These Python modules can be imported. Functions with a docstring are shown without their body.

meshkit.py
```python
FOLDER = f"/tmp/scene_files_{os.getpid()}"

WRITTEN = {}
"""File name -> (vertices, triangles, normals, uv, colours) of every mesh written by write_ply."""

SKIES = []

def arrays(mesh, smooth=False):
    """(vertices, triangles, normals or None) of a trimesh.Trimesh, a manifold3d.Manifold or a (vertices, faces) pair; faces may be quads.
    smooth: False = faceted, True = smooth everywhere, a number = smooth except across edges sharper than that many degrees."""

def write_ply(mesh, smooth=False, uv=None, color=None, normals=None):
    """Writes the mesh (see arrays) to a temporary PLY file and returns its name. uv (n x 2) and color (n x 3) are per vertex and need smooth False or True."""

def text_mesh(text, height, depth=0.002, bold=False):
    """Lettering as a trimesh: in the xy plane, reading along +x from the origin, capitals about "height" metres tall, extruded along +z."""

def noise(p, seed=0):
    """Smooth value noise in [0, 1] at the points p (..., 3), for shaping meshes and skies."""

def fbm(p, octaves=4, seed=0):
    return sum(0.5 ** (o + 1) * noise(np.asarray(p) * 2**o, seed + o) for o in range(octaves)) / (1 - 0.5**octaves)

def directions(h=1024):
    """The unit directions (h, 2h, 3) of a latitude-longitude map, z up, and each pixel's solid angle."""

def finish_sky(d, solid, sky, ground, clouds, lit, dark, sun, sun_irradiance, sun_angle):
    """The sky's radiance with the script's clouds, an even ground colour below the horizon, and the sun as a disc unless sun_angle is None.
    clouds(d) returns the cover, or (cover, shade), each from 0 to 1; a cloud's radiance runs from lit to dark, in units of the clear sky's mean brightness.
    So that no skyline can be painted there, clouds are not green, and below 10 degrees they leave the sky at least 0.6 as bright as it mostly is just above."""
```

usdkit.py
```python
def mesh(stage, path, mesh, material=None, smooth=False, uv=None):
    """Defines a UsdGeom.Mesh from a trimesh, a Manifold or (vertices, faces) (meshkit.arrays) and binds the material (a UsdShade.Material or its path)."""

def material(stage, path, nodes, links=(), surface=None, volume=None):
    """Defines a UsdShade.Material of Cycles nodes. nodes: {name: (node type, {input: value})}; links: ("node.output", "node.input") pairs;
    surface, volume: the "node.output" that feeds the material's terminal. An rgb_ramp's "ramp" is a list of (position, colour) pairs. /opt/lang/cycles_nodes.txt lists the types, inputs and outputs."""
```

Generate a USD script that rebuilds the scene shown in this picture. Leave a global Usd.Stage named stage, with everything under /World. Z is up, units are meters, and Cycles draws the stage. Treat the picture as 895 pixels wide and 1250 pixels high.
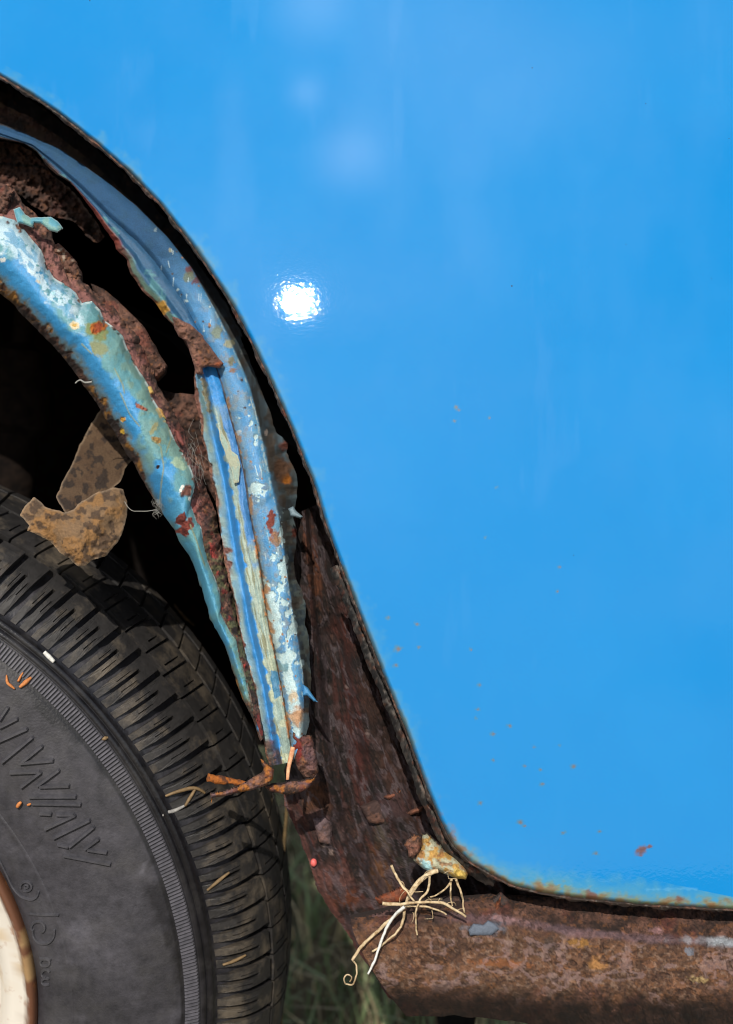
import math, random, numpy as np, trimesh, usdkit
from pxr import Usd, UsdGeom, UsdLux, UsdShade, Gf, Sdf, Vt
from scipy.interpolate import PchipInterpolator
from scipy.spatial import Delaunay
from meshkit import noise, fbm

stage = Usd.Stage.CreateInMemory()
UsdGeom.SetStageUpAxis(stage, UsdGeom.Tokens.z)
UsdGeom.SetStageMetersPerUnit(stage, 1.0)
UsdGeom.Xform.Define(stage, '/World')
UsdGeom.Scope.Define(stage, '/World/Looks')

# ------------------------------------------------------------------ camera, sky, sun, exposure
F = 1500.0                       # lens, in units where the picture is 895 wide
PITCH = math.radians(8.0)
CAM = np.array([0.0, 0.0, 0.674])
FWD = np.array([0, math.cos(PITCH), -math.sin(PITCH)])
UP = np.array([0, math.sin(PITCH), math.cos(PITCH)])
RIGHT = np.array([1.0, 0, 0])
cam = UsdGeom.Camera.Define(stage, '/World/camera')
HA = 36.0
cam.CreateHorizontalApertureAttr(HA)
cam.CreateVerticalApertureAttr(HA * 1250 / 895)
cam.CreateFocalLengthAttr(HA * F / 895)
cam.CreateClippingRangeAttr(Gf.Vec2f(0.02, 300))
cam.CreateFStopAttr(9.0)
cam.CreateFocusDistanceAttr(0.67)
cam.CreateExposureAttr(0.0)
m = np.eye(4); m[0, :3] = RIGHT; m[1, :3] = UP; m[2, :3] = -FWD; m[3, :3] = CAM
cam.AddTransformOp().Set(Gf.Matrix4d(m.tolist()))

SUN_EL, SUN_AZ = math.radians(38.0), math.radians(-6.2)     # azimuth from straight behind the camera, + to the right
SUN_DIR = np.array([math.sin(SUN_AZ) * math.cos(SUN_EL), -math.cos(SUN_AZ) * math.cos(SUN_EL), math.sin(SUN_EL)])
sun = UsdLux.DistantLight.Define(stage, '/World/sun')
sun.CreateIntensityAttr(1.0); sun.CreateAngleAttr(0.53); sun.CreateNormalizeAttr(True) if hasattr(sun, 'CreateNormalizeAttr') else None
sun.CreateColorAttr(Gf.Vec3f(1.0, 0.93, 0.84))
zb = SUN_DIR; xb = np.cross([0, 0, 1.0], zb); xb /= np.linalg.norm(xb); yb = np.cross(zb, xb)
ms = np.eye(4); ms[0, :3] = xb; ms[1, :3] = yb; ms[2, :3] = zb
sun.AddTransformOp().Set(Gf.Matrix4d(ms.tolist()))
dome = UsdLux.DomeLight.Define(stage, '/World/sky')
skym = usdkit.material(stage, '/World/Looks/sky_look', {
    't': ('sky_texture', {'sky_type': 'single_scattering', 'sun_disc': False, 'sun_elevation': SUN_EL, 'sun_rotation': math.atan2(SUN_DIR[0], SUN_DIR[1])}),
    'tc': ('texture_coordinate', {}), 'mp': ('mapping', {'mapping_type': 'point', 'scale': (2.0, 2.0, 4.5)}),
    'n': ('noise_texture', {'scale': 1.3, 'detail': 6.0, 'roughness': 0.55}),
    'r': ('rgb_ramp', {'ramp': [(0.42, (0, 0, 0)), (0.64, (1, 1, 1))]}),
    'mx': ('mix', {'color2': (9.5, 9.8, 10.3)}),
    'b': ('background_shader', {'strength': 0.09})},
    [('tc.generated', 'mp.vector'), ('mp.vector', 'n.vector'), ('n.fac', 'r.fac'), ('r.color', 'mx.fac'), ('t.color', 'mx.color1'), ('mx.color', 'b.color')], surface='b.background')
UsdShade.MaterialBindingAPI.Apply(dome.GetPrim()).Bind(skym)

# ------------------------------------------------------------------ helpers
def lin(c):
    c = np.asarray(c, float) / 255.0
    return np.where(c <= 0.04045, c / 12.92, ((c + 0.055) / 1.055) ** 2.4)
def world(px, d):
    """A point of the car from its place on the side of the car (in the photograph's units) and its real depth in metres."""
    px = np.asarray(px, float); d = np.broadcast_to(np.asarray(d, float), px.shape[:-1])
    x = (px[..., 0] - 447.5) / F * d; z = -(px[..., 1] - 625.0) / F * d
    return CAM + x[..., None] * RIGHT + d[..., None] * FWD + z[..., None] * UP
def door_depth(p):
    x = (p[..., 0] - 447.5) / F * .66; z = -(p[..., 1] - 625) / F * .66
    d = .660 + .146 * z + .2 * z * z + .10 * x * x - .01 * x
    for (cx, cy, r, h) in ((430, 190, 46, .00035), (385, 2, 60, .0006), (520, 70, 150, .0006), (760, 560, 190, .0007), (620, 330, 120, -.0005)):   # shallow dents
        d = d + h * np.exp(-((p[..., 0] - cx) ** 2 + (p[..., 1] - cy) ** 2) / r ** 2)
    return d

def lean(p): return door_depth(np.asarray(p, float)) - .660
USED = {}
def numbered(path):
    k = USED.get(path, 0); USED[path] = k + 1
    return path if k == 0 else f'{path}_{k:03d}'
ORIGIN = {}
def thing(name, label, cat, loc=(0, 0, 0), group=None):
    x = UsdGeom.Xform.Define(stage, numbered('/World/' + name))
    x.AddTranslateOp().Set(Gf.Vec3d(*map(float, loc)))
    ORIGIN[str(x.GetPath())] = np.asarray(loc, float)
    p = x.GetPrim(); p.SetCustomDataByKey('label', label); p.SetCustomDataByKey('category', cat)
    if group: p.SetCustomDataByKey('group', group)
    return p
class Piece:
    def __init__(s, v, f, col=None, rough=None): s.v, s.f, s.col, s.rough = np.asarray(v, float), np.asarray(f, int), col, rough
def join(ps):
    n = np.cumsum([0] + [len(p.v) for p in ps])
    c = None if ps[0].col is None else np.vstack([p.col for p in ps]); r = None if ps[0].rough is None else np.concatenate([p.rough for p in ps])
    return Piece(np.vstack([p.v for p in ps]), np.vstack([p.f + k for p, k in zip(ps, n)]), c, r)
def obj(name, piece, mat, parent=None, smooth=True, label=None, kind=None):
    if not isinstance(piece, Piece):
        piece = Piece(piece.vertices, piece.faces)
    base = str(parent.GetPath()) if parent is not None else '/World'
    path = numbered(f'{base}/{name}')
    org = ORIGIN.get(base, np.zeros(3)); ORIGIN[path] = org
    g = usdkit.mesh(stage, path, (piece.v - org, piece.f), MATS[mat], smooth=smooth)
    if piece.col is not None:
        pv = UsdGeom.PrimvarsAPI(g)
        pv.CreatePrimvar('col', Sdf.ValueTypeNames.Color3fArray, 'vertex').Set(Vt.Vec3fArray.FromNumpy(np.clip(piece.col, 0, 6).astype(np.float32)))
        pv.CreatePrimvar('rgh', Sdf.ValueTypeNames.FloatArray, 'vertex').Set(Vt.FloatArray.FromNumpy(piece.rough.astype(np.float32)))
    p = g.GetPrim()
    if label: p.SetCustomDataByKey('label', label)
    if kind: p.SetCustomDataByKey('kind', kind)
    return p
def tag(p, label, cat, group=None, kind=None):
    p.SetCustomDataByKey('label', label); p.SetCustomDataByKey('category', cat)
    if group: p.SetCustomDataByKey('group', group)
    if kind: p.SetCustomDataByKey('kind', kind)
    return p
def A(*a): return np.array(a, float).reshape(-1, 2)
def resample(c, n, smooth=False):
    c = np.asarray(c, float); s = np.r_[0, np.cumsum(np.linalg.norm(np.diff(c, axis=0), axis=1))]; s /= s[-1]
    t = np.linspace(0, 1, n)
    if smooth: return np.stack([PchipInterpolator(s, c[:, k])(t) for k in range(c.shape[1])], 1)
    return np.stack([np.interp(t, s, c[:, k]) for k in range(c.shape[1])], 1)
def N(px, scale, seed=0, oct=4):
    """fbm 0..1 over the panel, scale = feature size in picture units; stretched contrast"""
    p = np.asarray(px, float) / scale
    q = np.concatenate([p, np.full(p.shape[:-1] + (1,), seed * 7.31)], -1)
    return np.clip((fbm(q, oct, seed) - 0.5) * 1.7 + 0.5, 0, 1)
def ragged(c, amp, scale=7, seed=0):
    o = np.stack([.8 * N(c, scale * 2.7, seed + q_, 4) + .2 * N(c, scale * .7, seed + 9 + q_, 2) for q_ in (0, 50)], 1) - 0.5
    return c + o * amp * 2
def sstep(a, b, x): t = np.clip((x - a) / (b - a), 0, 1); return t * t * (3 - 2 * t)
def segdist(p, pts):
    d = np.full(len(p), 1e9)
    for a, b in zip(pts[:-1], pts[1:]):
        ab = b - a; t = np.clip(((p - a) @ ab) / max(ab @ ab, 1e-9), 0, 1)
        d = np.minimum(d, np.linalg.norm(p - a - t[:, None] * ab, axis=1))
    return d
def inside(p, poly):
    r = np.zeros(len(p), bool); x, y = p[:, 0], p[:, 1]
    for (x0, y0), (x1, y1) in zip(poly, np.roll(poly, -1, 0)):
        if y0 == y1: continue
        r ^= ((y0 > y) != (y1 > y)) & (x < (x1 - x0) * (y - y0) / (y1 - y0) + x0)
    return r
class Paint:
    def __init__(s, px, base, rough=0.35):
        s.sh = px.shape[:-1]; s.p = px.reshape(-1, 2); s.col = np.tile(lin(base), (len(s.p), 1)); s.r = np.full(len(s.p), rough); s.rust = np.zeros(len(s.p))
    def over(s, mask, color, rough=None, rust=None):
        mk = np.clip(np.asarray(mask, float).reshape(-1), 0, 1)
        c = lin(color) if np.ndim(color) == 1 else color
        s.col = s.col * (1 - mk[:, None]) + c * mk[:, None]
        if rough is not None: s.r = s.r * (1 - mk) + rough * mk
        if rust is not None: s.rust = s.rust * (1 - mk) + rust * mk
    def blob(s, x, y, rx, ry=None, ang=0, warp=0.5, soft=0.3, seed=3, ns=None):
        ry = ry or rx; q = s.p - (x, y); ca, sa = math.cos(math.radians(ang)), math.sin(math.radians(ang))
        u = (q[:, 0] * ca + q[:, 1] * sa) / rx; v = (-q[:, 0] * sa + q[:, 1] * ca) / ry
        near = (np.abs(u) < 3) & (np.abs(v) < 3); out = np.zeros(len(s.p))
        d = np.hypot(u[near], v[near]) + (N(s.p[near], ns or min(rx, ry) * 0.9, seed, 3) - 0.5) * 2 * warp
        out[near] = 1 - sstep(1 - soft, 1 + soft, d); return out
    def line(s, pts, w, soft=0.5, warp=0.0, seed=5):
        pts = A(*pts) if not isinstance(pts, np.ndarray) else pts
        d = segdist(s.p, pts) + (N(s.p, 6, seed, 3) - 0.5) * 2 * warp
        return 1 - sstep(w * (1 - soft), w * (1 + soft), d)
    def poly(s, pts, soft=1.0, warp=2.0, seed=7, ns=6):
        pts = np.asarray(pts, float); q = s.p + (np.stack([N(s.p, ns, seed, 3), N(s.p, ns, seed + 9, 3)], 1) - 0.5) * 2 * warp
        near = (q[:, 0] > pts[:, 0].min() - 9) & (q[:, 0] < pts[:, 0].max() + 9) & (q[:, 1] > pts[:, 1].min() - 9) & (q[:, 1] < pts[:, 1].max() + 9)
        out = np.zeros(len(q)); qq = q[near]
        d = segdist(qq, np.vstack([pts, pts[:1]])); d = np.where(inside(qq, pts), d, -d)
        out[near] = sstep(-soft, soft, d); return out
def rustcol(p, seed=0, dark=1.0):
    a, b, c, e = N(p, 14, seed, 5)[:, None], N(p, 5, seed + 1, 4)[:, None], N(p, 22, seed + 2, 4)[:, None], N(p, 2.5, seed + 3, 3)[:, None]
    a = sstep(.2, .8, a); col = lin((60, 42, 34)) * (1 - a) + lin((136, 97, 80)) * a
    col = col * (1 - .8 * sstep(.58, .85, c)) + lin((118, 66, 54)) * .8 * sstep(.58, .85, c)
    col = col * (1 - .6 * sstep(.64, .84, b)) + lin((150, 98, 60)) * .6 * sstep(.64, .84, b)
    col = col * (1 - .75 * sstep(.58, .8, e)) + lin((42, 28, 26)) * .75 * sstep(.58, .8, e)
    return col * dark
def plates(p, size, levels, seed):
    """terraced flakes: (height 0..1 in steps, closeness to a step's edge)"""
    n = N(p, size, seed, 5) * levels; k = np.floor(n); return k / levels, 1 - np.clip(np.minimum(n - k, k + 1 - n) / .16, 0, 1), ((k * 0.377 + seed * .13) % 1)
def shell(PX, D, col, rough, thick, tilt=True):
    """Grid of points on the car with a real thickness (metres): front, back and the cut edges between."""
    D = D + lean(PX) if tilt else D
    nt, ns = D.shape; idx = np.arange(nt * ns).reshape(nt, ns)
    fr = np.stack([idx[:-1, :-1], idx[1:, :-1], idx[1:, 1:], idx[:-1, 1:]], -1).reshape(-1, 4)
    f = np.vstack([fr[:, [0, 1, 2]], fr[:, [0, 2, 3]]])
    fv = world(PX, D).reshape(-1, 3)
    a, b, c = fv[f[:, 0]], fv[f[:, 1]], fv[f[:, 2]]
    if np.sum(np.cross(b - a, c - a) @ FWD) > 0: f = f[:, ::-1]
    loop = np.r_[idx[0, :-1], idx[:-1, -1], idx[-1, :0:-1], idx[:0:-1, 0]]
    return close(fv, f, loop, col, rough, thick)
def close(fv, f, loop, col, rough, thick):
    n = len(fv); bv = fv + FWD * thick; L = len(loop)
    sv = np.vstack([fv[loop], bv[loop]]); i = np.arange(L); j = (i + 1) % L
    sf = np.vstack([np.c_[i, j, j + L], np.c_[i, j + L, i + L]]) + 2 * n
    a, b, c = fv[loop], fv[np.roll(loop, -1)], bv[loop]
    sf2 = np.vstack([f, f[:, ::-1] + n, sf])
    cc = np.vstack([col, col * 0 + lin((52, 38, 33)), np.tile(col[loop], (2, 1)) * 0.7 + 0.3 * lin((92, 62, 52))])
    rr = np.r_[rough, rough * 0 + .9, np.full(2 * L, .8)]
    return Piece(np.vstack([fv, bv, sv]), sf2, cc, rr)
def loft(curves, depths, nt, ns, rag=None, smooth=()):
    K = len(curves); P = []; Dd = []
    for k, (c, d) in enumerate(zip(curves, depths)):
        r = resample(c, nt, k in smooth)
        if rag and rag[k]: r = ragged(r, rag[k], 6, k * 11 + 3)
        P.append(r); Dd.append(np.full(nt, d) if np.ndim(d) == 0 else np.interp(np.linspace(0, 1, nt), np.linspace(0, 1, len(d)), d))
    P, Dd = np.stack(P), np.stack(Dd); w = [np.mean(np.linalg.norm(P[k + 1] - P[k], axis=1)) for k in range(K - 1)]
    s = np.r_[0, np.cumsum(w)]; s /= s[-1]; x = np.linspace(0, 1, ns)
    lo = lambda v: np.moveaxis(PchipInterpolator(s, v, axis=0)(x), 0, 1)
    T, S = np.meshgrid(np.linspace(0, 1, nt), x, indexing='ij')
    return lo(P), lo(Dd), T, S
def polysheet(poly, depth, step=1.6, thick=.0008, paint=None, rag=1.2, seed=0, bump=0.0, tilt=True):
    """A torn plate of any outline."""
    poly = A(*poly) if not isinstance(poly, np.ndarray) else poly
    per = np.linalg.norm(np.diff(np.vstack([poly, poly[:1]]), axis=0), axis=1).sum()
    b = resample(np.vstack([poly, poly[:1]]), max(8, int(per / step)) + 1)[:-1]; b = ragged(b, rag, 6, seed)
    lo, hi = b.min(0), b.max(0)
    gx, gy = np.meshgrid(np.arange(lo[0], hi[0], step), np.arange(lo[1], hi[1], step)); g = np.c_[gx.ravel(), gy.ravel()]
    g = g + (np.random.default_rng(seed).random(g.shape) - .5) * step * .4
    g = g[inside(g, b)]; g = g[segdist(g, np.vstack([b, b[:1]])) > step * .6]
    p = np.vstack([b, g]); tri = Delaunay(p).simplices
    tri = tri[inside(p[tri].mean(1), b)]
    q = p[tri]; cr = (q[:, 1, 0] - q[:, 0, 0]) * (q[:, 2, 1] - q[:, 0, 1]) - (q[:, 1, 1] - q[:, 0, 1]) * (q[:, 2, 0] - q[:, 0, 0])
    tri[cr > 0] = tri[cr > 0][:, ::-1]; tri = tri[np.abs(cr) > 1e-6]
    edge = segdist(p, np.vstack([b, b[:1]]))
    d = depth(p, edge) if callable(depth) else np.full(len(p), depth)
    pt = paint(p, edge)
    d = d - bump * (N(p, 5, seed + 4, 5) - .5) * (0.3 + 0.7 * pt.rust)
    d = d + lean(p) if tilt else d
    fv = world(p, d); f = tri
    a = np.cross(fv[f[:, 1]] - fv[f[:, 0]], fv[f[:, 2]] - fv[f[:, 0]]) @ FWD
    f = f.copy(); f[a > 0] = f[a > 0][:, ::-1]
    return close(fv, f, np.arange(len(b)), pt.col, pt.r, thick)
def tube(pts, r, n=6, taper=None):
    pts = np.asarray(pts, float); m_ = len(pts); r = np.broadcast_to(np.asarray(r, float), (m_,))
    t = np.gradient(pts, axis=0); t /= np.linalg.norm(t, axis=1, keepdims=True) + 1e-12
    ref = np.array([0.31, 0.85, 0.42]); u = np.cross(t, ref); u /= np.linalg.norm(u, axis=1, keepdims=True); w = np.cross(t, u)
    a = np.linspace(0, 2 * math.pi, n, endpoint=False)
    v = pts[:, None] + r[:, None, None] * (np.cos(a)[None, :, None] * u[:, None] + np.sin(a)[None, :, None] * w[:, None])
    v = v.reshape(-1, 3); i, j = np.meshgrid(np.arange(m_ - 1), np.arange(n), indexing='ij'); i, j = i.ravel(), j.ravel(); k = (j + 1) % n
    f = np.vstack([np.c_[i * n + j, i * n + k, (i + 1) * n + k], np.c_[i * n + j, (i + 1) * n + k, (i + 1) * n + j]])
    v = np.vstack([v, pts[:1], pts[-1:]]); e = np.arange(n)
    f = np.vstack([f, np.c_[np.full(n, len(v) - 2), (e + 1) % n, e], np.c_[np.full(n, len(v) - 1), (m_ - 1) * n + e, (m_ - 1) * n + (e + 1) % n]])
    return Piece(v, f[:, ::-1])

# ------------------------------------------------------------------ materials
BUMP, GLOSS = .0000125, .016
MATS = {}
def mat(name, nodes, links, surface='p.BSDF'):
    MATS[name] = usdkit.material(stage, '/World/Looks/' + name, nodes, links, surface=surface); return name
def worn(name, scale, bump, dist, var):
    mat(name, {'a': ('attribute', {'attribute': 'col'}), 'r': ('attribute', {'attribute': 'rgh'}), 'g': ('geometry', {}),
        'n': ('noise_texture', {'scale': scale, 'detail': 6.0, 'roughness': .65}), 'n2': ('noise_texture', {'scale': scale * .22, 'detail': 5.0, 'roughness': .6}),
        'rm': ('rgb_ramp', {'ramp': [(.3, (1 - var,) * 3), (.7, (1 + var * .6,) * 3)]}), 'mu': ('mix', {'mix_type': 'multiply', 'fac': 1.0}),
        'bm': ('math', {'math_type': 'multiply'}), 'b': ('bump', {'distance': dist, 'strength': bump}), 'p': ('principled_bsdf', {})},
        [('g.position', 'n.vector'), ('g.position', 'n2.vector'), ('n.fac', 'rm.fac'), ('a.color', 'mu.color1'), ('rm.color', 'mu.color2'), ('mu.color', 'p.base_color'), ('r.fac', 'p.roughness'),
         ('n.fac', 'bm.value1'), ('r.fac', 'bm.value2'), ('bm.value', 'b.height'), ('b.normal', 'p.normal')])
worn('worn_metal', 1500, .7, .0011, .32)
worn('rust_metal', 700, .7, .0014, .28)
worn('deep_rust', 300, .5, .0016, .34)
mat('door_paint', {'a': ('attribute', {'attribute': 'col'}), 'r': ('attribute', {'attribute': 'rgh'}), 'g': ('geometry', {}),
    'n': ('noise_texture', {'scale': 620.0, 'detail': 1.0}), 'n2': ('noise_texture', {'scale': 280.0, 'detail': 2.0}), 'ad': ('math', {'math_type': 'multiply_add', 'value2': 1.5}),
    'b': ('bump', {'distance': BUMP, 'strength': 1.0}),
    'v': ('voronoi_texture', {'scale': 62.0, 'feature': 'f1'}), 'vs': ('separate_color', {}), 'gate': ('math', {'math_type': 'multiply', 'value2': .034}), 'cmp': ('math', {'math_type': 'less_than'}),
    'gp': ('math', {'math_type': 'power', 'value2': 3.0}), 'sf': ('math', {'math_type': 'multiply', 'value2': .8}), 'mx': ('mix', {'color2': (.02, .05, .09)}),
    'du': ('noise_texture', {'scale': 22.0, 'detail': 10.0, 'roughness': .72}), 'dr': ('rgb_ramp', {'ramp': [(.42, (0, 0, 0)), (.70, (.07,) * 3)]}), 'fa': ('math', {'math_type': 'add', 'use_clamp': True}),
    'p': ('principled_bsdf', {'ior': 1.5, 'roughness': GLOSS}), 'q': ('principled_bsdf', {'ior': 1.5, 'roughness': .5}), 'm': ('mix_closure', {})},
    [('g.position', 'n.vector'), ('g.position', 'n2.vector'), ('g.position', 'v.vector'), ('n2.fac', 'ad.value1'), ('n.fac', 'ad.value3'), ('ad.value', 'b.height'), ('b.normal', 'p.normal'), ('b.normal', 'q.normal'),
     ('v.color', 'vs.color'), ('vs.r', 'gp.value1'), ('gp.value', 'gate.value1'), ('v.distance', 'cmp.value1'), ('gate.value', 'cmp.value2'), ('cmp.value', 'sf.value1'), ('sf.value', 'mx.fac'),
     ('a.color', 'mx.color1'), ('mx.color', 'p.base_color'), ('mx.color', 'q.base_color'), ('g.position', 'du.vector'), ('du.fac', 'dr.fac'), ('dr.color', 'fa.value1'), ('r.fac', 'fa.value2'), ('fa.value', 'm.fac'), ('p.BSDF', 'm.closure1'), ('q.BSDF', 'm.closure2')], surface='m.closure')
def plain(name, c1, c2, scale, rough, bump=.3, dist=.0008, **k):
    mat(name, {'g': ('geometry', {}), 'n': ('noise_texture', {'scale': scale, 'detail': 6.0, 'roughness': .6}), 'rm': ('rgb_ramp', {'ramp': [(.32, tuple(lin(c1))), (.68, tuple(lin(c2)))]}),
        'b': ('bump', {'distance': dist, 'strength': bump}), 'p': ('principled_bsdf', {'roughness': rough, **k})},
        [('g.position', 'n.vector'), ('n.fac', 'rm.fac'), ('rm.color', 'p.base_color'), ('n.fac', 'b.height'), ('b.normal', 'p.normal')])
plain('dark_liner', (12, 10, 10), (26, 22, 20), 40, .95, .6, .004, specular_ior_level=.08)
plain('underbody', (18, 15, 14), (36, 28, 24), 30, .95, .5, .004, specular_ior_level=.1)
plain('damper_rust', (16, 13, 12), (36, 28, 23), 90, .95, .6, .003, specular_ior_level=.1)
plain('seal_rubber', (28, 28, 28), (62, 58, 54), 300, .7)
plain('root_pale', (150, 122, 84), (224, 204, 166), 420, .75, .6, .0006)
plain('straw', (98, 78, 50), (140, 116, 82), 300, .7)
plain('old_straw', (72, 60, 38), (112, 92, 58), 300, .8)
plain('dry_mud', (120, 118, 114), (176, 174, 170), 500, .9, .6)
plain('husk', (160, 92, 40), (214, 140, 80), 600, .7)
plain('white_chip', (190, 190, 182), (232, 232, 226), 600, .6)
plain('pink', (214, 84, 84), (236, 120, 112), 900, .5)
plain('web', (120, 118, 112), (170, 168, 160), 900, .8)
plain('wood', (186, 124, 84), (236, 184, 140), 500, .7)
plain('soil', (70, 62, 46), (104, 92, 68), 30, .95, .8, .01)
mat('grass', {'o': ('attribute', {'attribute': 'col'}), 'd': ('principled_bsdf', {'roughness': .6}), 't': ('translucent_bsdf', {}), 'm': ('mix_closure', {'fac': .3})},
    [('o.color', 'd.base_color'), ('o.color', 't.color'), ('d.BSDF', 'm.closure1'), ('t.BSDF', 'm.closure2')], surface='m.closure')
# rubber: black compound greyed by weather, brown road dirt in patches
def rubber(name, c1, c2, dirt, amount, rough):
    mat(name, {'g': ('geometry', {}), 'n': ('noise_texture', {'scale': 34.0, 'detail': 8.0, 'roughness': .68}), 'n2': ('noise_texture', {'scale': 700.0, 'detail': 4.0}), 'n3': ('noise_texture', {'scale': 160.0, 'detail': 6.0, 'roughness': .7}),
        'rm': ('rgb_ramp', {'ramp': [(.3, tuple(lin(c1))), (.7, tuple(lin(c2)))]}), 'rd': ('rgb_ramp', {'ramp': [(.50, (0, 0, 0)), (.66, (amount,) * 3)]}), 'a': ('attribute', {'attribute': 'col'}), 'mu': ('mix', {'mix_type': 'multiply', 'fac': 1.0}),
        'mx': ('mix', {'color2': tuple(lin(dirt))}), 'sp': ('rgb_ramp', {'ramp': [(.70, (0, 0, 0)), (.78, (.35,) * 3)]}), 'm2': ('mix', {'color2': tuple(lin((120, 112, 100)))}),
        'b': ('bump', {'distance': .0006, 'strength': .35}), 'rg': ('attribute', {'attribute': 'rgh'}), 'p': ('principled_bsdf', {})},
        [('rg.fac', 'p.roughness'), ('g.position', 'n.vector'), ('g.position', 'n2.vector'), ('g.position', 'n3.vector'), ('n3.fac', 'rm.fac'), ('n.fac', 'rd.fac'), ('rm.color', 'mu.color1'), ('a.color', 'mu.color2'), ('mu.color', 'mx.color1'), ('rd.color', 'mx.fac'), ('mx.color', 'm2.color1'),
         ('n3.fac', 'sp.fac'), ('sp.color', 'm2.fac'), ('m2.color', 'p.base_color'), ('n2.fac', 'b.height'), ('b.normal', 'p.normal')])
rubber('side_rubber', (43, 43, 47), (66, 65, 70), (86, 84, 82), .22, .5)
rubber('tread_rubber', (28, 27, 27), (48, 46, 45), (104, 94, 80), .7, .6)
mat('rim_paint', {'g': ('geometry', {}), 'a': ('attribute', {'attribute': 'col'}), 'n': ('noise_texture', {'scale': 120.0, 'detail': 6.0}), 'rm': ('rgb_ramp', {'ramp': [(.60, (0, 0, 0)), (.76, (.7,) * 3)]}), 'mx': ('mix', {'color2': tuple(lin((150, 96, 50)))}), 'p': ('principled_bsdf', {'roughness': .5})},
    [('g.position', 'n.vector'), ('n.fac', 'rm.fac'), ('rm.color', 'mx.fac'), ('a.color', 'mx.color1'), ('mx.color', 'p.base_color')])

# ------------------------------------------------------------------ the outlines of the car's side
DE = A(-90, 40, 0, 95, 40, 119, 72, 141, 115, 175, 156, 211, 194, 250, 234, 301, 268, 351, 287, 382, 305, 417, 325, 458, 345, 502, 357, 530, 373, 570, 384, 598, 396, 640, 417, 697, 442, 763, 468, 829, 494, 893, 518, 960, 535, 1001, 552, 1034, 574, 1055, 600, 1070, 622, 1082, 660, 1092, 700, 1098, 778, 1106, 857, 1111, 900, 1113, 1010, 1116)
LO = A(-60, 312, 0, 357, 40, 396, 75, 432, 100, 466, 130, 512, 160, 562, 190, 612, 217, 655, 234, 686, 247, 718, 250, 733, 256, 755, 268, 775, 277, 796, 287, 826, 296, 853, 306, 874, 318, 905)
LI = A(-60, 250, 0, 264, 18, 268, 30, 280, 42, 296, 50, 305, 57, 325, 65, 338, 78, 346, 92, 357, 100, 370, 112, 367, 122, 378, 127, 390, 142, 402, 150, 410, 155, 425, 163, 440, 172, 455, 181, 470, 187, 487, 196, 500, 205, 520, 214, 540, 228, 560, 234, 575, 238, 590, 236, 602, 233, 616, 239, 634, 246, 645, 248, 665, 252, 682, 260, 700, 268, 720, 270, 738, 269, 746, 276, 762, 288, 780, 292, 797, 299, 821, 304, 843, 311, 868, 321, 902)
TE = A(-60, 165, 0, 170, 15, 172, 30, 175, 45, 185, 55, 200, 70, 214, 85, 222, 100, 240, 115, 258, 125, 275, 140, 295, 143, 305, 155, 318, 160, 335, 175, 355, 190, 370, 200, 385, 210, 395, 222, 412, 234, 432, 240, 446, 236, 460, 238, 480, 243, 510, 248, 540, 255, 570, 262, 600, 268, 640, 275, 690, 285, 730, 293, 770, 300, 800, 310, 840, 317, 880, 322, 910, 330, 935)
GR = A(-60, 150, 0, 164, 40, 178, 70, 203, 100, 230, 133, 264, 167, 294, 189, 319, 207, 344, 225, 369, 246, 410, 262, 445, 271, 470, 280, 504, 290, 540, 298, 577, 304, 618, 312, 661, 319, 700, 326, 752, 334, 792, 344, 842, 352, 889, 358, 930)
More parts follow.
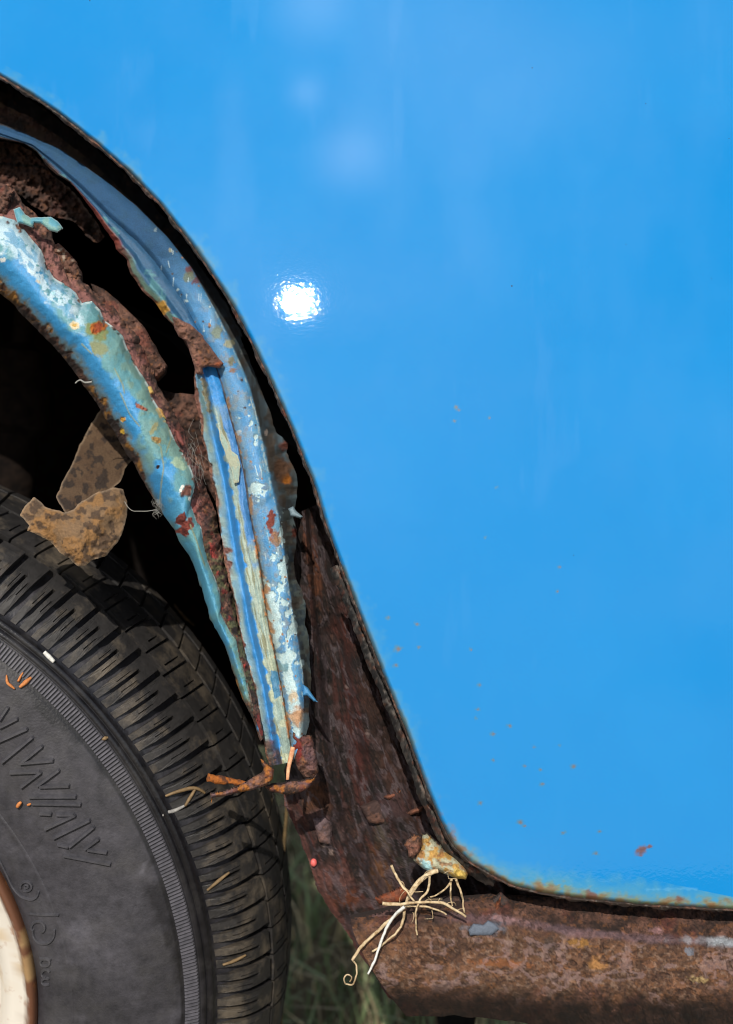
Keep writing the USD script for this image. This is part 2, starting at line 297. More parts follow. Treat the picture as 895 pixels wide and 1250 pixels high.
UE = A(-60, 134, 0, 153, 36, 166, 72, 182, 93, 196, 129, 221, 167, 252, 205, 290, 234, 327, 250, 356, 264, 381, 280, 415, 294, 446, 305, 476, 314, 510, 322, 548, 332, 597, 341, 637, 351, 707, 358, 757, 364, 790, 370, 826, 371, 864, 369, 899)
OE = A(-60, 106, 0, 125, 40, 145, 80, 172, 120, 205, 160, 243, 200, 285, 235, 325, 262, 362, 285, 394, 301, 429, 311, 454, 322, 483, 331, 508, 337, 528, 351, 540, 349, 552, 360, 572, 363, 589, 361, 617, 358, 632, 362, 646, 361, 668, 359, 684, 361, 707, 369, 721, 372, 738, 372, 762, 377, 775, 379, 805, 380, 840, 377, 860, 378, 880, 373, 899)

car = thing('car', 'old blue painted car, wheel arch and sill rusted through beside the closed door', 'car', (0, .70, 0))

# ---- door skin
def build_door():
    top = A(-90, -160, 1010, -160)
    nt, ns = 560, 520
    edge = resample(DE, 900)
    # grid: columns follow the door edge, rows run up and to the right, away from it
    far = np.vstack([resample(A(-90, -160, 1010, -160), 560), resample(A(1010, -160, 1010, 1116), 341)[1:]])
    w = np.linspace(0, 1, 420) ** 1.35
    PX = edge[:, None] * (1 - w)[None, :, None] + far[:, None] * w[None, :, None]
    D = door_depth(PX)
    de = (segdist(PX[::1, :60].reshape(-1, 2), edge[::4])).reshape(900, 60); E = np.full(PX.shape[:2], 99.0); E[:, :60] = de
    D = D + .0045 * (1 - sstep(0, 9, E)) ** 2                     # rolled edge
    p = Paint(PX, (4, 125, 193), .10)
    q = p.p; e = E.ravel()
    p.over(.22 * N(q, 160, 4, 3), (8, 136, 204))
    p.over(.25 * sstep(.45, .8, N(q, 120, 9, 4)), (12, 133, 200)); p.r = .015 + .05 * N(q, 200, 10, 3) + .13 * sstep(.45, .85, N(q * (1, .4), 95, 11, 4)) + .10 * sstep(.6, .8, N(q * (1, .15), 22, 12, 4)) * sstep(.5, .7, N(q, 130, 13, 3))
    for (x, y, r, k) in ((430, 190, 42, .5), (385, 2, 50, .6), (375, 112, 22, .4), (560, 40, 120, .3), (700, 80, 90, .25)): p.r = p.r + k * np.exp(-((q[:, 0] - x) ** 2 + (q[:, 1] - y) ** 2) / r ** 2)
    low = sstep(1000, 1085, q[:, 1]); n1 = N(q, 18, 21, 4); n2 = N(q, 7, 22, 4)
    band = 1 - sstep(10, 46, e + (n1 - .5) * 34 + (1 - low) * 26)
    p.over(.55 * band, (84, 148, 160), .3)
    p.over(.7 * (1 - sstep(1, 9 + 5 * low, e + (n1 - .5) * 9)), (96, 104, 84), .3)
    p.over(.75 * low * (1 - sstep(6, 20, e + (n1 - .5) * 22)) * sstep(.3, .5, n2), (112, 128, 92), .6, .2)
    p.over(.7 * low * (1 - sstep(2, 13, e + (n1 - .5) * 16)) * sstep(.45, .6, N(q, 11, 27, 4)), (120, 92, 58), .8, .6)
    p.over(.95 * (1 - sstep(.2, 2.2 + 2.5 * low, e + (n2 - .5) * 3)), (66, 50, 40), .8, 1)
    p.over(.7 * (1 - sstep(3, 16, e + (n1 - .5) * 20)) * sstep(.52, .7, n2) * sstep(900, 1060, q[:, 1]), (118, 84, 52), .8, .6)
    for i, (x, y, r) in enumerate([(782, 1038, 9), (793, 1033, 3.5), (829, 1098, 7), (722, 1095, 11), (700, 936, 5), (583, 866, 3), (622, 886, 4), (602, 896, 4), (635, 1004, 5), (640, 1008, 3), (575, 793, 3), (585, 836, 3.5), (606, 595, 2.5), (598, 510, 3), (557, 497, 4), (474, 754, 4),
        (486, 792, 7), (509, 762, 4), (511, 790, 3), (483, 812, 4), (581, 877, 2.5), (687, 1017, 3), (732, 1015, 3), (727, 1042, 4), (660, 940, 3), (662, 957, 4), (690, 1015, 2.5), (680, 722, 3), (683, 692, 3), (652, 912, 3), (592, 656, 2.5), (560, 500, 3), (554, 514, 3), (640, 935, 3), (602, 928, 3), (586, 980, 4), (683, 910, 2.5)]):
        strong = i < 4
        p.over((.9 if strong else .6) * p.blob(x, y, r * .75, r * .6, 0, .6, .5, i), (104, 66, 46) if strong else (66, 112, 118), .75, .4 if strong else .1)
        if not strong and r > 2.8: p.over(.7 * p.blob(x + .5, y, r * .34, None, 0, .5, .5, i + 40), (112, 82, 50), .8)
    for (x0, y0, x1, y1) in ((790, 1086, 850, 1085),):
        p.over(.14 * p.line((x0, y0, x1, y1), 1.3, .9, 2.0), (130, 195, 230), .3)
    ok = q
    D = D - (.0003 * (N(q, 3.5, 31, 3) - .5)).reshape(D.shape) * p.rust.reshape(D.shape) * 2
    return shell(PX, D, p.col, np.clip(p.r, 0, 1), .0012, False)
door = obj('door', build_door(), 'door_paint', car)
# folded inner edge of the door and the rubber seal behind it
def edge_strip(off0, off1, d0, d1, mid, t0, t1, base, seed, n=520):
    e = resample(DE, n * 2)[int(2 * n * t0):int(2 * n * t1)]; tn = np.gradient(e, axis=0); tn /= np.linalg.norm(tn, axis=1, keepdims=True); nrm = np.stack([-tn[:, 1], tn[:, 0]], 1)
    c = [e + nrm * off0, e + nrm * (off0 + off1) / 2, e + nrm * off1]
    PX, D, T, S = loft(c, [d0, mid, d1], len(e), 14, [.5, 1.0, 3.0])
    p = Paint(PX, base, .8); q = p.p; p.over(sstep(.45, .75, N(q, 8, seed, 4)), rustcol(q, seed, .7), .9, 1)
    p.over(.6 * sstep(.6, .8, N(q, 4, seed + 5, 3)), (120, 112, 104), .9)
    D = D - (.0030 * (N(q, 7, seed, 5) - .5)).reshape(D.shape)
    return shell(PX, D, p.col, p.r, .001)
obj('door_edge', edge_strip(-2.6, 1.0, .6620, .6635, .6608, .05, .99, (56, 46, 40), 61), 'rust_metal', door)
obj('door_seal', edge_strip(-2, 11, .676, .684, .672, .50, .76, (48, 46, 44), 63), 'worn_metal', door)
obj('door_inner_flange', edge_strip(-40, 0.5, .71, .69, .70, .04, .99, (20, 17, 16), 65), 'rust_metal', door)

# ---- the rounded lip of the wheel arch
def build_lip():
    nt, ns = 900, 84
    MID = LO * 0
    lo, li = resample(LO, nt), resample(LI, nt)
    c1 = lo * .82 + li * .18; c2 = lo * .5 + li * .5; c3 = lo * .15 + li * .85
    taper = np.linspace(0, 1, 5)
    PX, D, T, S = loft([lo, c1, c2, c3, li], [[.676, .676, .677], [.660, .660, .667, .673], [.650, .650, .660, .671], [.657, .657, .664, .671], [.668, .668, .670]], nt, ns, [1.6, 0, 0, 0, 1.0])
    p = Paint(PX, (58, 142, 196), .42); q = p.p; s, t = S.ravel(), T.ravel(); tx = q[:, 0]
    n20, n9, n4, n3 = N(q, 26, 1, 4), N(q, 10, 2, 4), N(q, 4.5, 3, 4), N(q, 2.4, 4, 3)
    # chalky teal and olive where the top coat has worn thin
    p.over(.85 * sstep(.45, .62, s + (n20 - .5) * .9 - .10 * (t < .2)), (100, 152, 150), .55)
    p.over(.6 * sstep(.66, .85, s + (n9 - .5) * .9) * sstep(.25, .4, t), (122, 146, 122), .6)
    p.over(.55 * sstep(.56, .8, n20) * sstep(.35, .5, t), (118, 150, 138), .6)
    p.over(.8 * sstep(.80, .92, t + (n20 - .5) * .25) * sstep(.3, .7, 1 - s + (n9 - .5)), (108, 138, 108), .7); p.over(.6 * sstep(.55, .62, t) * (1 - sstep(.8, .85, t)), (92, 156, 168), .55)
    # bright primer on the crown of the upper bend
    pr = sstep(.52, .62, s + (n9 - .5) * .25) * (1 - sstep(92, 118, tx + (n9 - .5) * 30)) * (1 - .35 * sstep(.8, .95, s))
    p.over(pr * sstep(.30, .50, n4 + .22 * (1 - sstep(30, 100, tx))), (186, 212, 222), .5)
    p.over(.75 * pr * sstep(.52, .66, N(np.c_[s * 75, t * 260], 7, 8, 4)), (84, 150, 186), .5); p.over(.5 * pr * sstep(.58, .7, n9), (214, 226, 228), .5)
    p.over(p.blob(36, 268, 22, 8, 25, .5, .25, 6), (104, 160, 166), .5); p.over(p.blob(50, 288, 14, 7, 30, .5, .25, 7), (116, 160, 150), .5)
    # rusty hem below
    he = s + (n9 - .5) * .16 + (n4 - .5) * .08 + .20 * sstep(.45, .6, t) * (1 - .6 * sstep(.8, .88, t))
    p.over(.8 * (1 - sstep(.13, .30, he)), (104, 112, 92), .7)
    p.over(1 - sstep(.10, .17, he), rustcol(q, 12, .42), .9, 1)
    p.over((1 - sstep(.11, .20, he)) * sstep(.62, .74, N(q, 16, 14, 4)), (148, 104, 44), .85, .8)
    p.over(.8 * (1 - sstep(.02, .08, he)), (40, 30, 24), .9, 1)
    # particular wounds
    for (x, y, r, a, c, rg) in ((118, 404, 14, 10, (120, 134, 86), .7), (120, 425, 10, 8, (132, 140, 104), .7), (119, 402, 9, 9, (176, 98, 30), .85), (120, 400, 5, 6, (148, 68, 34), .9),
            (91, 397, 6, 5, (214, 198, 160), .6), (91, 397, 2.6, 2.2, (196, 160, 84), .7), (47, 344, 3.5, 2, (190, 186, 168), .6), (3, 317, 3, 3.4, (220, 226, 222), .6), (65, 358, 2.6, 2.2, (170, 214, 222), .6),
            (192, 537, 6, 4, (150, 120, 70), .8), (188, 523, 3, 8, (150, 150, 110), .7), (193, 570, 2.2, 2.2, (60, 40, 34), .9), (218, 565, 9, 6, (150, 176, 150), .6), (213, 505, 6, 4, (120, 150, 120), .7), (172, 497, 8, 2.5, (150, 90, 70), .8),
            (226, 643, 7, 11, (122, 54, 42), .8), (221, 634, 5, 7, (112, 48, 40), .8), (226, 650, 4, 4, (90, 34, 28), .9), (228, 600, 6, 7, (120, 78, 66), .9), (222, 596, 1.6, 6, (230, 230, 220), .6), (232, 609, 2, 2.5, (228, 226, 214), .6),
            (220, 540, 5, 3, (150, 84, 60), .8), (150, 512, 3, 3, (200, 150, 60), .8), (149, 527, 3.4, 3, (206, 166, 56), .8), (205, 490, 3, 8, (200, 168, 84), .8)):
        p.over(p.blob(x, y, r, a, 30, .55, .25, int(x)), c, rg, 1 if rg > .75 else 0)
    for pts in ((186, 537, 196, 545, 200, 570, 197, 590, 195, 612), (147, 480, 158, 505, 170, 520), (205, 520, 209, 535, 203, 552), (120, 385, 124, 392), (140, 450, 150, 470, 152, 480), (100, 420, 112, 432), (232, 640, 240, 660, 250, 690)):
        p.over(.75 * p.line(pts, .9, .5, .5), (140, 150, 116), .8)
    # torn upper edge: bare bright line, yellow filler, then rust
    p.over(sstep(.955, .975, s) * sstep(.42, .55, n9), (196, 212, 208), .6)
    p.over(sstep(.88, .93, s + (n4 - .5) * .1) * sstep(.57, .66, N(q, 20, 17, 3)) * sstep(.42, .5, t) * (1 - sstep(.62, .66, t)), (196, 162, 92), .8, .5)
    p.over(sstep(.93, .98, s + (n4 - .5) * .14) * sstep(.56, .66, N(q, 12, 18, 3)), rustcol(q, 19), .9, 1)
    p.over(.8 * sstep(.90, .98, s + (n9 - .5) * .2) * sstep(.7, .8, t), rustcol(q, 23, .8), .9, 1)
    p.over(sstep(.9, .98, t + (n9 - .5) * .1), rustcol(q, 25, .7), .9, 1)
    D = D - (.0024 * (n4 - .5) + .0016 * (n9 - .5)).reshape(D.shape) * (.12 + p.rust.reshape(D.shape)) - (.0022 * (n20 - .5) + .0006 * (n9 - .5)).reshape(D.shape)
    # paint that is left stands proud of the worn patches
    return shell(PX, D, p.col, p.r, .0012)
lip = obj('wheel_arch_lip', build_lip(), 'worn_metal', car)
# crumbling rust between the lip and the jamb
def build_rust_edge():
    nt, ns = 620, 46
    BO = A(-60, 215, 0, 226, 14, 224, 26, 244, 40, 258, 60, 272, 64, 300, 70, 322, 82, 322, 95, 340, 112, 352, 135, 370, 152, 386, 165, 402, 178, 425, 186, 450, 190, 468, 200, 482, 216, 510, 230, 540, 242, 566, 252, 596, 262, 626, 268, 655, 276, 695, 287, 735, 296, 772, 306, 805, 314, 840, 322, 880)
    li = LI.copy(); li[:, 0] -= 1.5
    PX, D, T, S = loft([li, LI * .5 + resample(BO, len(LI)) * .5, BO], [.6685, .678, .692], nt, ns, [0, 1, 3.2])
    p = Paint(PX, (110, 70, 60), .92); q = p.p; s, t = S.ravel(), T.ravel()
    p.over(np.ones(len(q)), rustcol(q, 33), .92, 1)
    p.over(.7 * (1 - sstep(.2, .6, s + (N(q, 9, 36, 3) - .5) * .7)) * (1 - sstep(.62, .7, t)), (146, 98, 92), .9, 1)
    p.over(.8 * sstep(.5, .6, N(q, 8, 34, 4)) * sstep(.66, .74, t), (112, 112, 74), .9, 1)
    p.over(.8 * sstep(.66, .74, N(q, 7, 35, 3)) * sstep(.6, .7, t) * (1 - sstep(.4, .7, s)), (162, 58, 50), .85, 1)
    p.over(.8 * sstep(.6, .75, N(q, 4, 37, 3)), (36, 24, 22), .95, 1)
    D = D - (.0075 * (N(q, 7, 38, 5) - .5)).reshape(D.shape) * np.clip(S * 4, 0, 1)
    return shell(PX, D, p.col, p.r, .0012)
obj('rust_edge', build_rust_edge(), 'rust_metal', lip, label='crumbling brown rust edge along the top of the lip')

# ---- the jamb: inner bead strip and main flange with its shaded outer face
def build_bead():
    nt, ns = 900, 70
    te, gr = resample(TE, nt), resample(GR, nt)
    mix = lambda a: te * (1 - a) + gr * a
    PX, D, T, S = loft([te, mix(.14), mix(.34), mix(.58), mix(.76), gr], [[.716, .694, .684, .6825, .6825], [.712, .688, .6815, .6805, .6805], [.709, .685, .678, .6775, .6775], [.710, .688, .6845, .684, .684], [.709, .688, .684, .683, .683], [.712, .690, .6865, .6855, .6855]], nt, ns, [1.5, 0, 0, 0, 0, 0])
    p = Paint(PX, (50, 138, 206), .45); q = p.p; s, t = S.ravel(), T.ravel()
    n20, n9, n4, n3 = N(q, 26, 41, 4), N(q, 10, 42, 4), N(q, 4.5, 43, 4), N(np.c_[s * 48, t * 130], 4, 44, 4)
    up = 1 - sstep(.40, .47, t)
    p.over(.85 * up, (44, 76, 98), .55); p.over(up * .7 * sstep(.5, .75, 1 - s + (n9 - .5) * .8), (96, 150, 152), .6)  # upper bead darkened too, shade under the door held in its colour
    # peeled, layered cream and green paint between bead and groove
    peel = sstep(.52, .60, s + (n9 - .5) * .16) * sstep(.515, .56, t + (n9 - .5) * .03)
    p.over(peel * .92, (150, 168, 150), .7)
    p.over(peel * sstep(.45, .62, n3), (176, 190, 172), .7); p.over(peel * sstep(.58, .7, N(np.c_[s * 48, t * 100], 4, 47, 4)) * .8, (132, 128, 92), .75)
    blue2 = peel * sstep(.70, .76, s + (n9 - .5) * .1) * (1 - sstep(.70, .745, t + (n9 - .5) * .05)); p.over(blue2, (66, 128, 186), .4)
    p.over(peel * sstep(.80, .9, t) * sstep(.5, .6, N(q, 14, 48, 3)), (180, 188, 160), .7)
    p.over(p.poly(A(330, 818, 340, 820, 344, 850, 336, 854, 332, 840), .8, 1.2), (72, 128, 160), .45)
    # ragged edge of the tear
    rg = s + (N(q, 30, 62, 3) - .5) * .10 + (n9 - .5) * .05 + (n4 - .5) * .03
    p.over(.85 * (1 - sstep(.15, .25, rg + (n20 - .5) * .2)) * sstep(.46, .52, t) * sstep(.4, .55, N(q, 13, 61, 4)), (172, 178, 160), .7)
    p.over(.6 * (1 - sstep(.2, .34, rg)) * (up + sstep(.46, .5, t) * (1 - sstep(.56, .64, t))), (120, 140, 108), .7)
    lo_ = sstep(.52, .60, t); p.over(.7 * lo_ * (1 - sstep(.2, .34, rg)), (150, 186, 190), .6); p.over(1 - sstep(.07 - .03 * lo_, .14 - .05 * lo_, rg), rustcol(q, 49, 1.1), .92, 1)
    p.over(.6 * (1 - sstep(.06, .20, rg)) * sstep(.60, .78, N(q, 24, 50, 4)), (140, 98, 84), .9, 1)
    p.over(up * (1 - sstep(.22, .5, rg)) * sstep(.13, .2, t) * (1 - sstep(.27, .32, t)), (136, 60, 48), .85, 1)
    p.over(.9 * p.blob(198, 374, 9, 6, 40, .5, .3, 51), (190, 140, 44), .85, 1)
    p.over(.9 * p.blob(251, 480, 3.5, 26, -10, .5, .4, 52), (126, 82, 54), .9, 1); p.over(p.blob(253, 490, 6, 34, -10, .5, .5, 53) * .5, (110, 132, 96), .8)
    p.over(p.blob(295, 787, 5, 5.5, 0, .35, .25, 54), (112, 70, 62), .9, 1); p.over(p.blob(303, 823, 4, 9, 0, .5, .3, 55), (196, 150, 108), .8, .6)
    p.over(p.blob(278, 672, 5, 4, 0, .4, .3, 56), (128, 92, 84), .9, 1); p.over(p.blob(280, 688, 4, 5, 0, .4, .3, 57), (128, 92, 84), .9, 1)
    p.over(.9 * sstep(.94, .985, t + (n9 - .5) * .05) * (1 - sstep(.5, .56, s)), rustcol(q, 58), .9, 1)
    p.over(.85 * (1 - sstep(0, .05, t)) * (1 - s), rustcol(q, 59, .5), .9, 1); p.over(up * (1 - sstep(.12, .2, t + (n9 - .5) * .08)) * (1 - sstep(.3, .9, rg)), rustcol(q, 60, .55), .92, 1)
    p.over(.85 * sstep(.955, .99, s) * sstep(.48, .52, t), (70, 48, 36), .9, 1); p.over(.8 * sstep(.9, .97, s) * sstep(.6, .7, n9) * sstep(.68, .72, t), (186, 112, 48), .85, 1)
    D = D - (.0022 * (n4 - .5) + .0014 * (n9 - .5)).reshape(D.shape) * (.05 + p.rust.reshape(D.shape)) - (.0012 * peel * (n3 - .3) + .0024 * (n20 - .5) + .0007 * (n9 - .5)).reshape(D.shape)
    return shell(PX, D, p.col, p.r, .0012)
jamb_bead = None
def build_flange():
    nt, ns = 900, 96
    gr, ue, oe = resample(GR, nt), resample(UE, nt), resample(OE, nt)
    a = np.linspace(0, 1, nt)[:, None]
    c = [gr, gr * .8 + ue * .2, gr * .4 + ue * .6, ue, ue * .5 + oe * .5, oe]
    # towards the top the face runs back under the door, further down it is a steep torn skirt
    PX, D, T, S = loft(c, [[.712, .690, .6865, .6855, .6855], [.710, .686, .682, .681, .681], [.711, .6855, .680, .679, .679], [.716, .689, .6835, .6825, .6835], [.732, .704, .702, .702, .700], [.738, .714, .714, .716, .710]], nt, ns, [0, 0, 0, 0, 0, 1.5])
    p = Paint(PX, (78, 144, 194), .45); q = p.p; s, t = S.ravel(), T.ravel()
    w = np.linalg.norm(ue - gr, axis=1); w2 = np.linalg.norm(oe - ue, axis=1); sk = np.mean(w) / (np.mean(w) + np.mean(w2))
    u = s / sk                                                 # 1 = the fold into the outer face
    n30, n20, n9, n4, n3 = N(q, 40, 71, 3), N(q, 24, 72, 4), N(q, 10, 73, 4), N(q, 4.5, 74, 4), N(q, 2.2, 75, 3)
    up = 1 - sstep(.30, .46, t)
    p.over(.35 * sstep(.5, .7, n20), (92, 142, 184), .45); p.over(.9 * up, (22, 66, 104), .8); p.over(.4 * up * sstep(.45, .7, n9), (40, 78, 102), .85)  # upper flange darkened: the door's shade painted into its blue
    p.over(.55 * sstep(.5, .7, n9) * sstep(.35, .5, t), (124, 150, 160), .55); p.over(.45 * sstep(.52, .7, N(np.c_[s * 60, t * 160], 9, 79, 4)) * sstep(.35, .5, t), (108, 168, 196), .5); p.over(.4 * sstep(.6, .75, N(q, 6, 80, 4)) * sstep(.35, .5, t), (140, 132, 112), .65)
    # outer face: its shade put into a dull grey-green, streaked colour
    face = sstep(1.0, 1.07, u + (n9 - .5) * .05); p.over(.9 * face, (86, 100, 104), .7); p.over(face * .7 * sstep(.45, .65, N(q * (1, .3), 7, 76, 4)), (62, 62, 58), .8)
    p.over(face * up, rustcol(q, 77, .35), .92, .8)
    p.over(face * sstep(.66, .78, t) * .8 * sstep(.4, .6, n4), (120, 134, 128), .7); p.over(face * sstep(.55, .7, N(q, 15, 78, 3)) * .6, (90, 70, 48), .85, .5)
    p.over(face * sstep(1.55, 1.8, u + (n9 - .5) * .5) * sstep(.45, .5, t), (140, 110, 88), .85, .7)
    for (x, y, r, ry, c) in ((349, 585, 6, 6, (196, 118, 30)), (344, 575, 9, 18, (96, 64, 40)), (350, 543, 7, 6, (112, 58, 42)), (360, 650, 4, 5, (130, 62, 44)), (336, 655, 6, 8, (150, 100, 60)), (325, 528, 2, 4, (216, 200, 190))):
        p.over(.9 * p.blob(x, y, r, ry, 0, .5, .3, int(y)), c, .85, .8)
    # chipped bright crest line and primer
    p.over(.75 * (1 - sstep(.0, .06, np.abs(u - 1 + (n4 - .5) * .12))) * sstep(.38, .45, t) * sstep(.42, .58, n4), (176, 196, 194), .6)
    big = p.poly(A(318, 702, 326, 706, 331, 718, 336, 722, 334, 732, 340, 742, 344, 758, 346, 772, 338, 790, 333, 795, 328, 770, 322, 735), 1.0, 3.2, 81)
    big = np.maximum(big, p.poly(A(333, 797, 345, 797, 356, 790, 361, 800, 354, 812, 360, 830, 364, 850, 368, 870, 378, 872, 380, 884, 372, 898, 360, 898, 352, 870, 352, 850, 345, 830, 346, 812), 1.0, 3.0, 82))
    for (x, y, r, ry) in ((314, 598, 11, 9), (334, 683, 4, 7), (343, 717, 4, 6), (347, 735, 6, 4), (340, 733, 2.5, 8), (352, 748, 3, 6), (356, 765, 3, 12), (351, 780, 2, 9), (312, 534, 2.6, 3), (311, 541, 2, 2.6), (307, 517, 2, 3), (345, 690, 3, 14), (347, 700, 3, 18), (342, 655, 2, 22)):
        big = np.maximum(big, p.blob(x, y, r, ry, 8, .75, .12, int(x + y), 4) * .97)
    big = np.maximum(big, sstep(.72, .75, N(q * (1, .6), 9, 83, 4)) * sstep(.66, .74, t) * sstep(.4, .6, u) * (1 - sstep(1.1, 1.2, u)))
    p.over(big, (190, 214, 214), .55); p.over(big * .5 * sstep(.5, .65, n3), (150, 190, 200), .6)
    p.over(p.blob(345, 815, 6, 6, 0, .4, .2, 84), (110, 150, 160), .5); p.over(p.blob(365, 872, 9, 11, 20, .7, .4, 85) * .85, (186, 130, 76), .8, .5); p.over(p.blob(358, 850, 5, 7, 20, .7, .4, 86) * .7, (196, 160, 110), .8, .3)
    # red chip, little chips and scratches
    p.over(p.blob(331, 638, 5.5, 12, 12, .45, .15, 87), (124, 62, 52), .85, .6); p.over(p.blob(331, 627, 2.4, 5, 0, .3, .2, 88), (124, 62, 52), .85, .6)
    for (x, y, r, c) in ((291, 529, 3, (206, 206, 200)), (292, 536, 3.5, (176, 120, 70)), (264, 407, 7, (126, 136, 110)), (280, 419, 5, (176, 176, 140)), (283, 440, 4, (120, 116, 84)), (284, 452, 3.5, (140, 102, 66)), (232, 330, 5, (104, 52, 42)), (240, 342, 5, (98, 50, 42)), (231, 337, 6, (104, 116, 96)), (337, 660, 5, (150, 116, 84)), (325, 720, 3.5, (180, 110, 50)), (297, 430, 3, (150, 160, 160)), (208, 305, 2, (150, 150, 130)), (190, 280, 2, (120, 140, 150))):
        p.over(.85 * p.blob(x, y, r, r * 1.2, 10, .7, .35, int(x * y) % 97), c, .8, .3)
    rng = random.Random(9)
    for k in range(46):
        x, y = 0, 0; j = rng.randrange(nt // 3, nt - 1); a_ = rng.random() * .95; x, y = gr[j] * (1 - a_) + ue[j] * a_
        L = rng.uniform(3, 16); th = rng.uniform(.9, 1.9)
        p.over(rng.uniform(.4, .8) * p.line((x, y, x + L * math.cos(th) * .4, y + L * math.sin(th)), .55, .5, .4), (186, 206, 208), .6)
    for k in range(60):
        j = rng.randrange(nt // 3, nt - 1); a_ = rng.random(); x, y = gr[j] * (1 - a_) + ue[j] * a_
        p.over(p.blob(x, y, rng.uniform(.8, 1.8), None, 0, .5, .3, k), rng.choice([(188, 208, 208), (160, 120, 84), (70, 70, 76)]), .7)
    # rusty groove line beside the bead
    p.over(.9 * (1 - sstep(.03, .07, u + (n4 - .5) * .05)) * sstep(.46, .5, t), (86, 56, 40), .9, 1); p.over((1 - sstep(.06, .2, u + (n9 - .5) * .2)) * sstep(.55, .62, N(q, 13, 89, 3)) * sstep(.48, .52, t), (178, 118, 64), .85, .7)
    p.over(.35 * (1 - sstep(.1, .45, u + (n9 - .5) * .3)) * sstep(.48, .52, t), (128, 136, 116), .7)
    D = D - (.0022 * (n4 - .5)).reshape(D.shape) * p.rust.reshape(D.shape) + (.0006 * big).reshape(D.shape) - (.0034 * (n30 - .5) + .0006 * (n9 - .5)).reshape(D.shape) - (.004 * face * (n20 - .5) * sstep(.4, .5, t)).reshape(D.shape)
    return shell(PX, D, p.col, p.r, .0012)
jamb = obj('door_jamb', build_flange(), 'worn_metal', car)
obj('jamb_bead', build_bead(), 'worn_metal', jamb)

def rustpaint(seed, dark=1.0, extra=None):
    def f(p, e):
        pt = Paint(p, (90, 60, 50), .92); pt.over(np.ones(len(p)), rustcol(p, seed, dark), .92, 1)
        if extra: extra(pt, e)
        return pt
    return f
def dome_depth(d0, h, w, slope=(0, 0), c=(0, 0)):
    return lambda p, e: d0 - h * np.sqrt(np.clip(1 - (1 - np.clip(e / w, 0, 1)) ** 2, 0, 1)) + slope[0] * (p[:, 0] - c[0]) + slope[1] * (p[:, 1] - c[1])
def gutter():
    gt, oe = A(-60, 60, 0, 98, 72, 146, 115, 180, 156, 216, 194, 256, 234, 306, 266, 356, 287, 390, 296, 412), A(-60, 116, 0, 136, 40, 156, 80, 182, 120, 214, 160, 252, 200, 293, 235, 333, 262, 368, 286, 404)
    PX, D, T, S = loft([gt, oe], [.765, [.742, .735, .720]], 320, 26, [2, 1])
    p = Paint(PX, (26, 27, 31), .9); q = p.p; p.over(.6 * sstep(.35, .6, N(q, 18, 91, 4)), rustcol(q, 91, .22), .95, 1); p.over(.8 * sstep(.62, .75, N(q, 12, 92, 4)), rustcol(q, 93, .5), .95, 1)  # near-black base paints in the shade the door casts here
    p.over(sstep(.72, .9, T.ravel()) * .75, (78, 84, 88), .8)
    D = D - (.006 * (N(q, 9, 94, 5) - .5)).reshape(D.shape); return shell(PX, D, p.col, p.r, .001)
obj('gutter', gutter(), 'rust_metal', jamb)

# torn and curled pieces
def flap_extra(pt, e):
    pt.over(.8 * pt.blob(268, 446, 10, 5, 0, .4, .4, 3), (150, 78, 44), .9, 1); pt.over(.7 * (1 - sstep(0, 3, e)), (132, 96, 88), .9, 1)
obj('torn_flap', polysheet(A(211, 386, 220, 389, 232, 396, 246, 409, 258, 425, 267, 437, 273, 444, 268, 450, 255, 447, 247, 449, 249, 456, 240, 456, 236, 442, 231, 428, 228, 417, 218, 411, 213, 402), dome_depth(.6765, .004, 9, (.00005, 0), (240, 0)), 1.2, .001, rustpaint(101, .95, flap_extra), 1.4, 5, .0035), 'rust_metal', jamb, label='brown rusted flap torn loose over the blue flange')
obj('torn_skin', polysheet(A(-60, 168, 0, 172, 18, 174, 34, 180, 50, 196, 66, 214, 84, 226, 100, 246, 116, 268, 128, 290, 120, 296, 104, 286, 88, 270, 60, 262, 34, 246, 10, 226, -60, 205), dome_depth(.730, -.004, 30, (0, .0001), (0, 170)), 1.6, .001, rustpaint(103, .42, lambda pt, e: (pt.over(.95 * pt.line((-60, 196, 20, 201, 50, 203, 70, 214), 1.6, .5, 1.5), (8, 7, 7), .95, 1), pt.over(.7 * pt.line((70, 214, 90, 236, 110, 262, 122, 288), 1.0, .5, 1.0), (96, 84, 74), .9, 1))), 3.0, 7, .012), 'rust_metal', jamb, label='dark rusted inner skin behind the upper tear')
obj('rust_tail', polysheet(A(356, 892, 363, 898, 372, 898, 380, 899, 384, 912, 388, 930, 389, 942, 382, 951, 372, 949, 364, 940, 359, 926, 357, 908), dome_depth(.686, .008, 14), 1.0, .0016, rustpaint(105, .9, lambda pt, e: (pt.over(.8 * pt.blob(364, 915, 5, 16, 0, .6, .4, 2), (128, 40, 34), .85, 1), pt.over(.6 * pt.blob(378, 925, 8, 22, -12, .6, .4, 4), (98, 76, 84), .9, 1))), 1.2, 9, .004), 'rust_metal', jamb, label='dark red rusted tail at the foot of the jamb')
def ribbon_extra(pt, e): pt.over(.75 * sstep(.5, .66, N(pt.p, 11, 5, 3)), (176, 108, 36), .85, 1); pt.over(.6 * sstep(.55, .7, N(pt.p, 9, 6, 3)), (104, 84, 92), .9, 1)
obj('rust_curl', polysheet(A(381, 950, 386, 946, 382, 957, 372, 965, 358, 970, 344, 970, 330, 966, 324, 961, 333, 957, 344, 957, 354, 954, 366, 953, 374, 950), dome_depth(.680, .006, 7, (-.0001, -.0003), (350, 960)), 1.0, .0018, rustpaint(107, .95, ribbon_extra), 1.2, 11, .004), 'rust_metal', jamb, label='curled rusty strip closing the foot of the jamb')
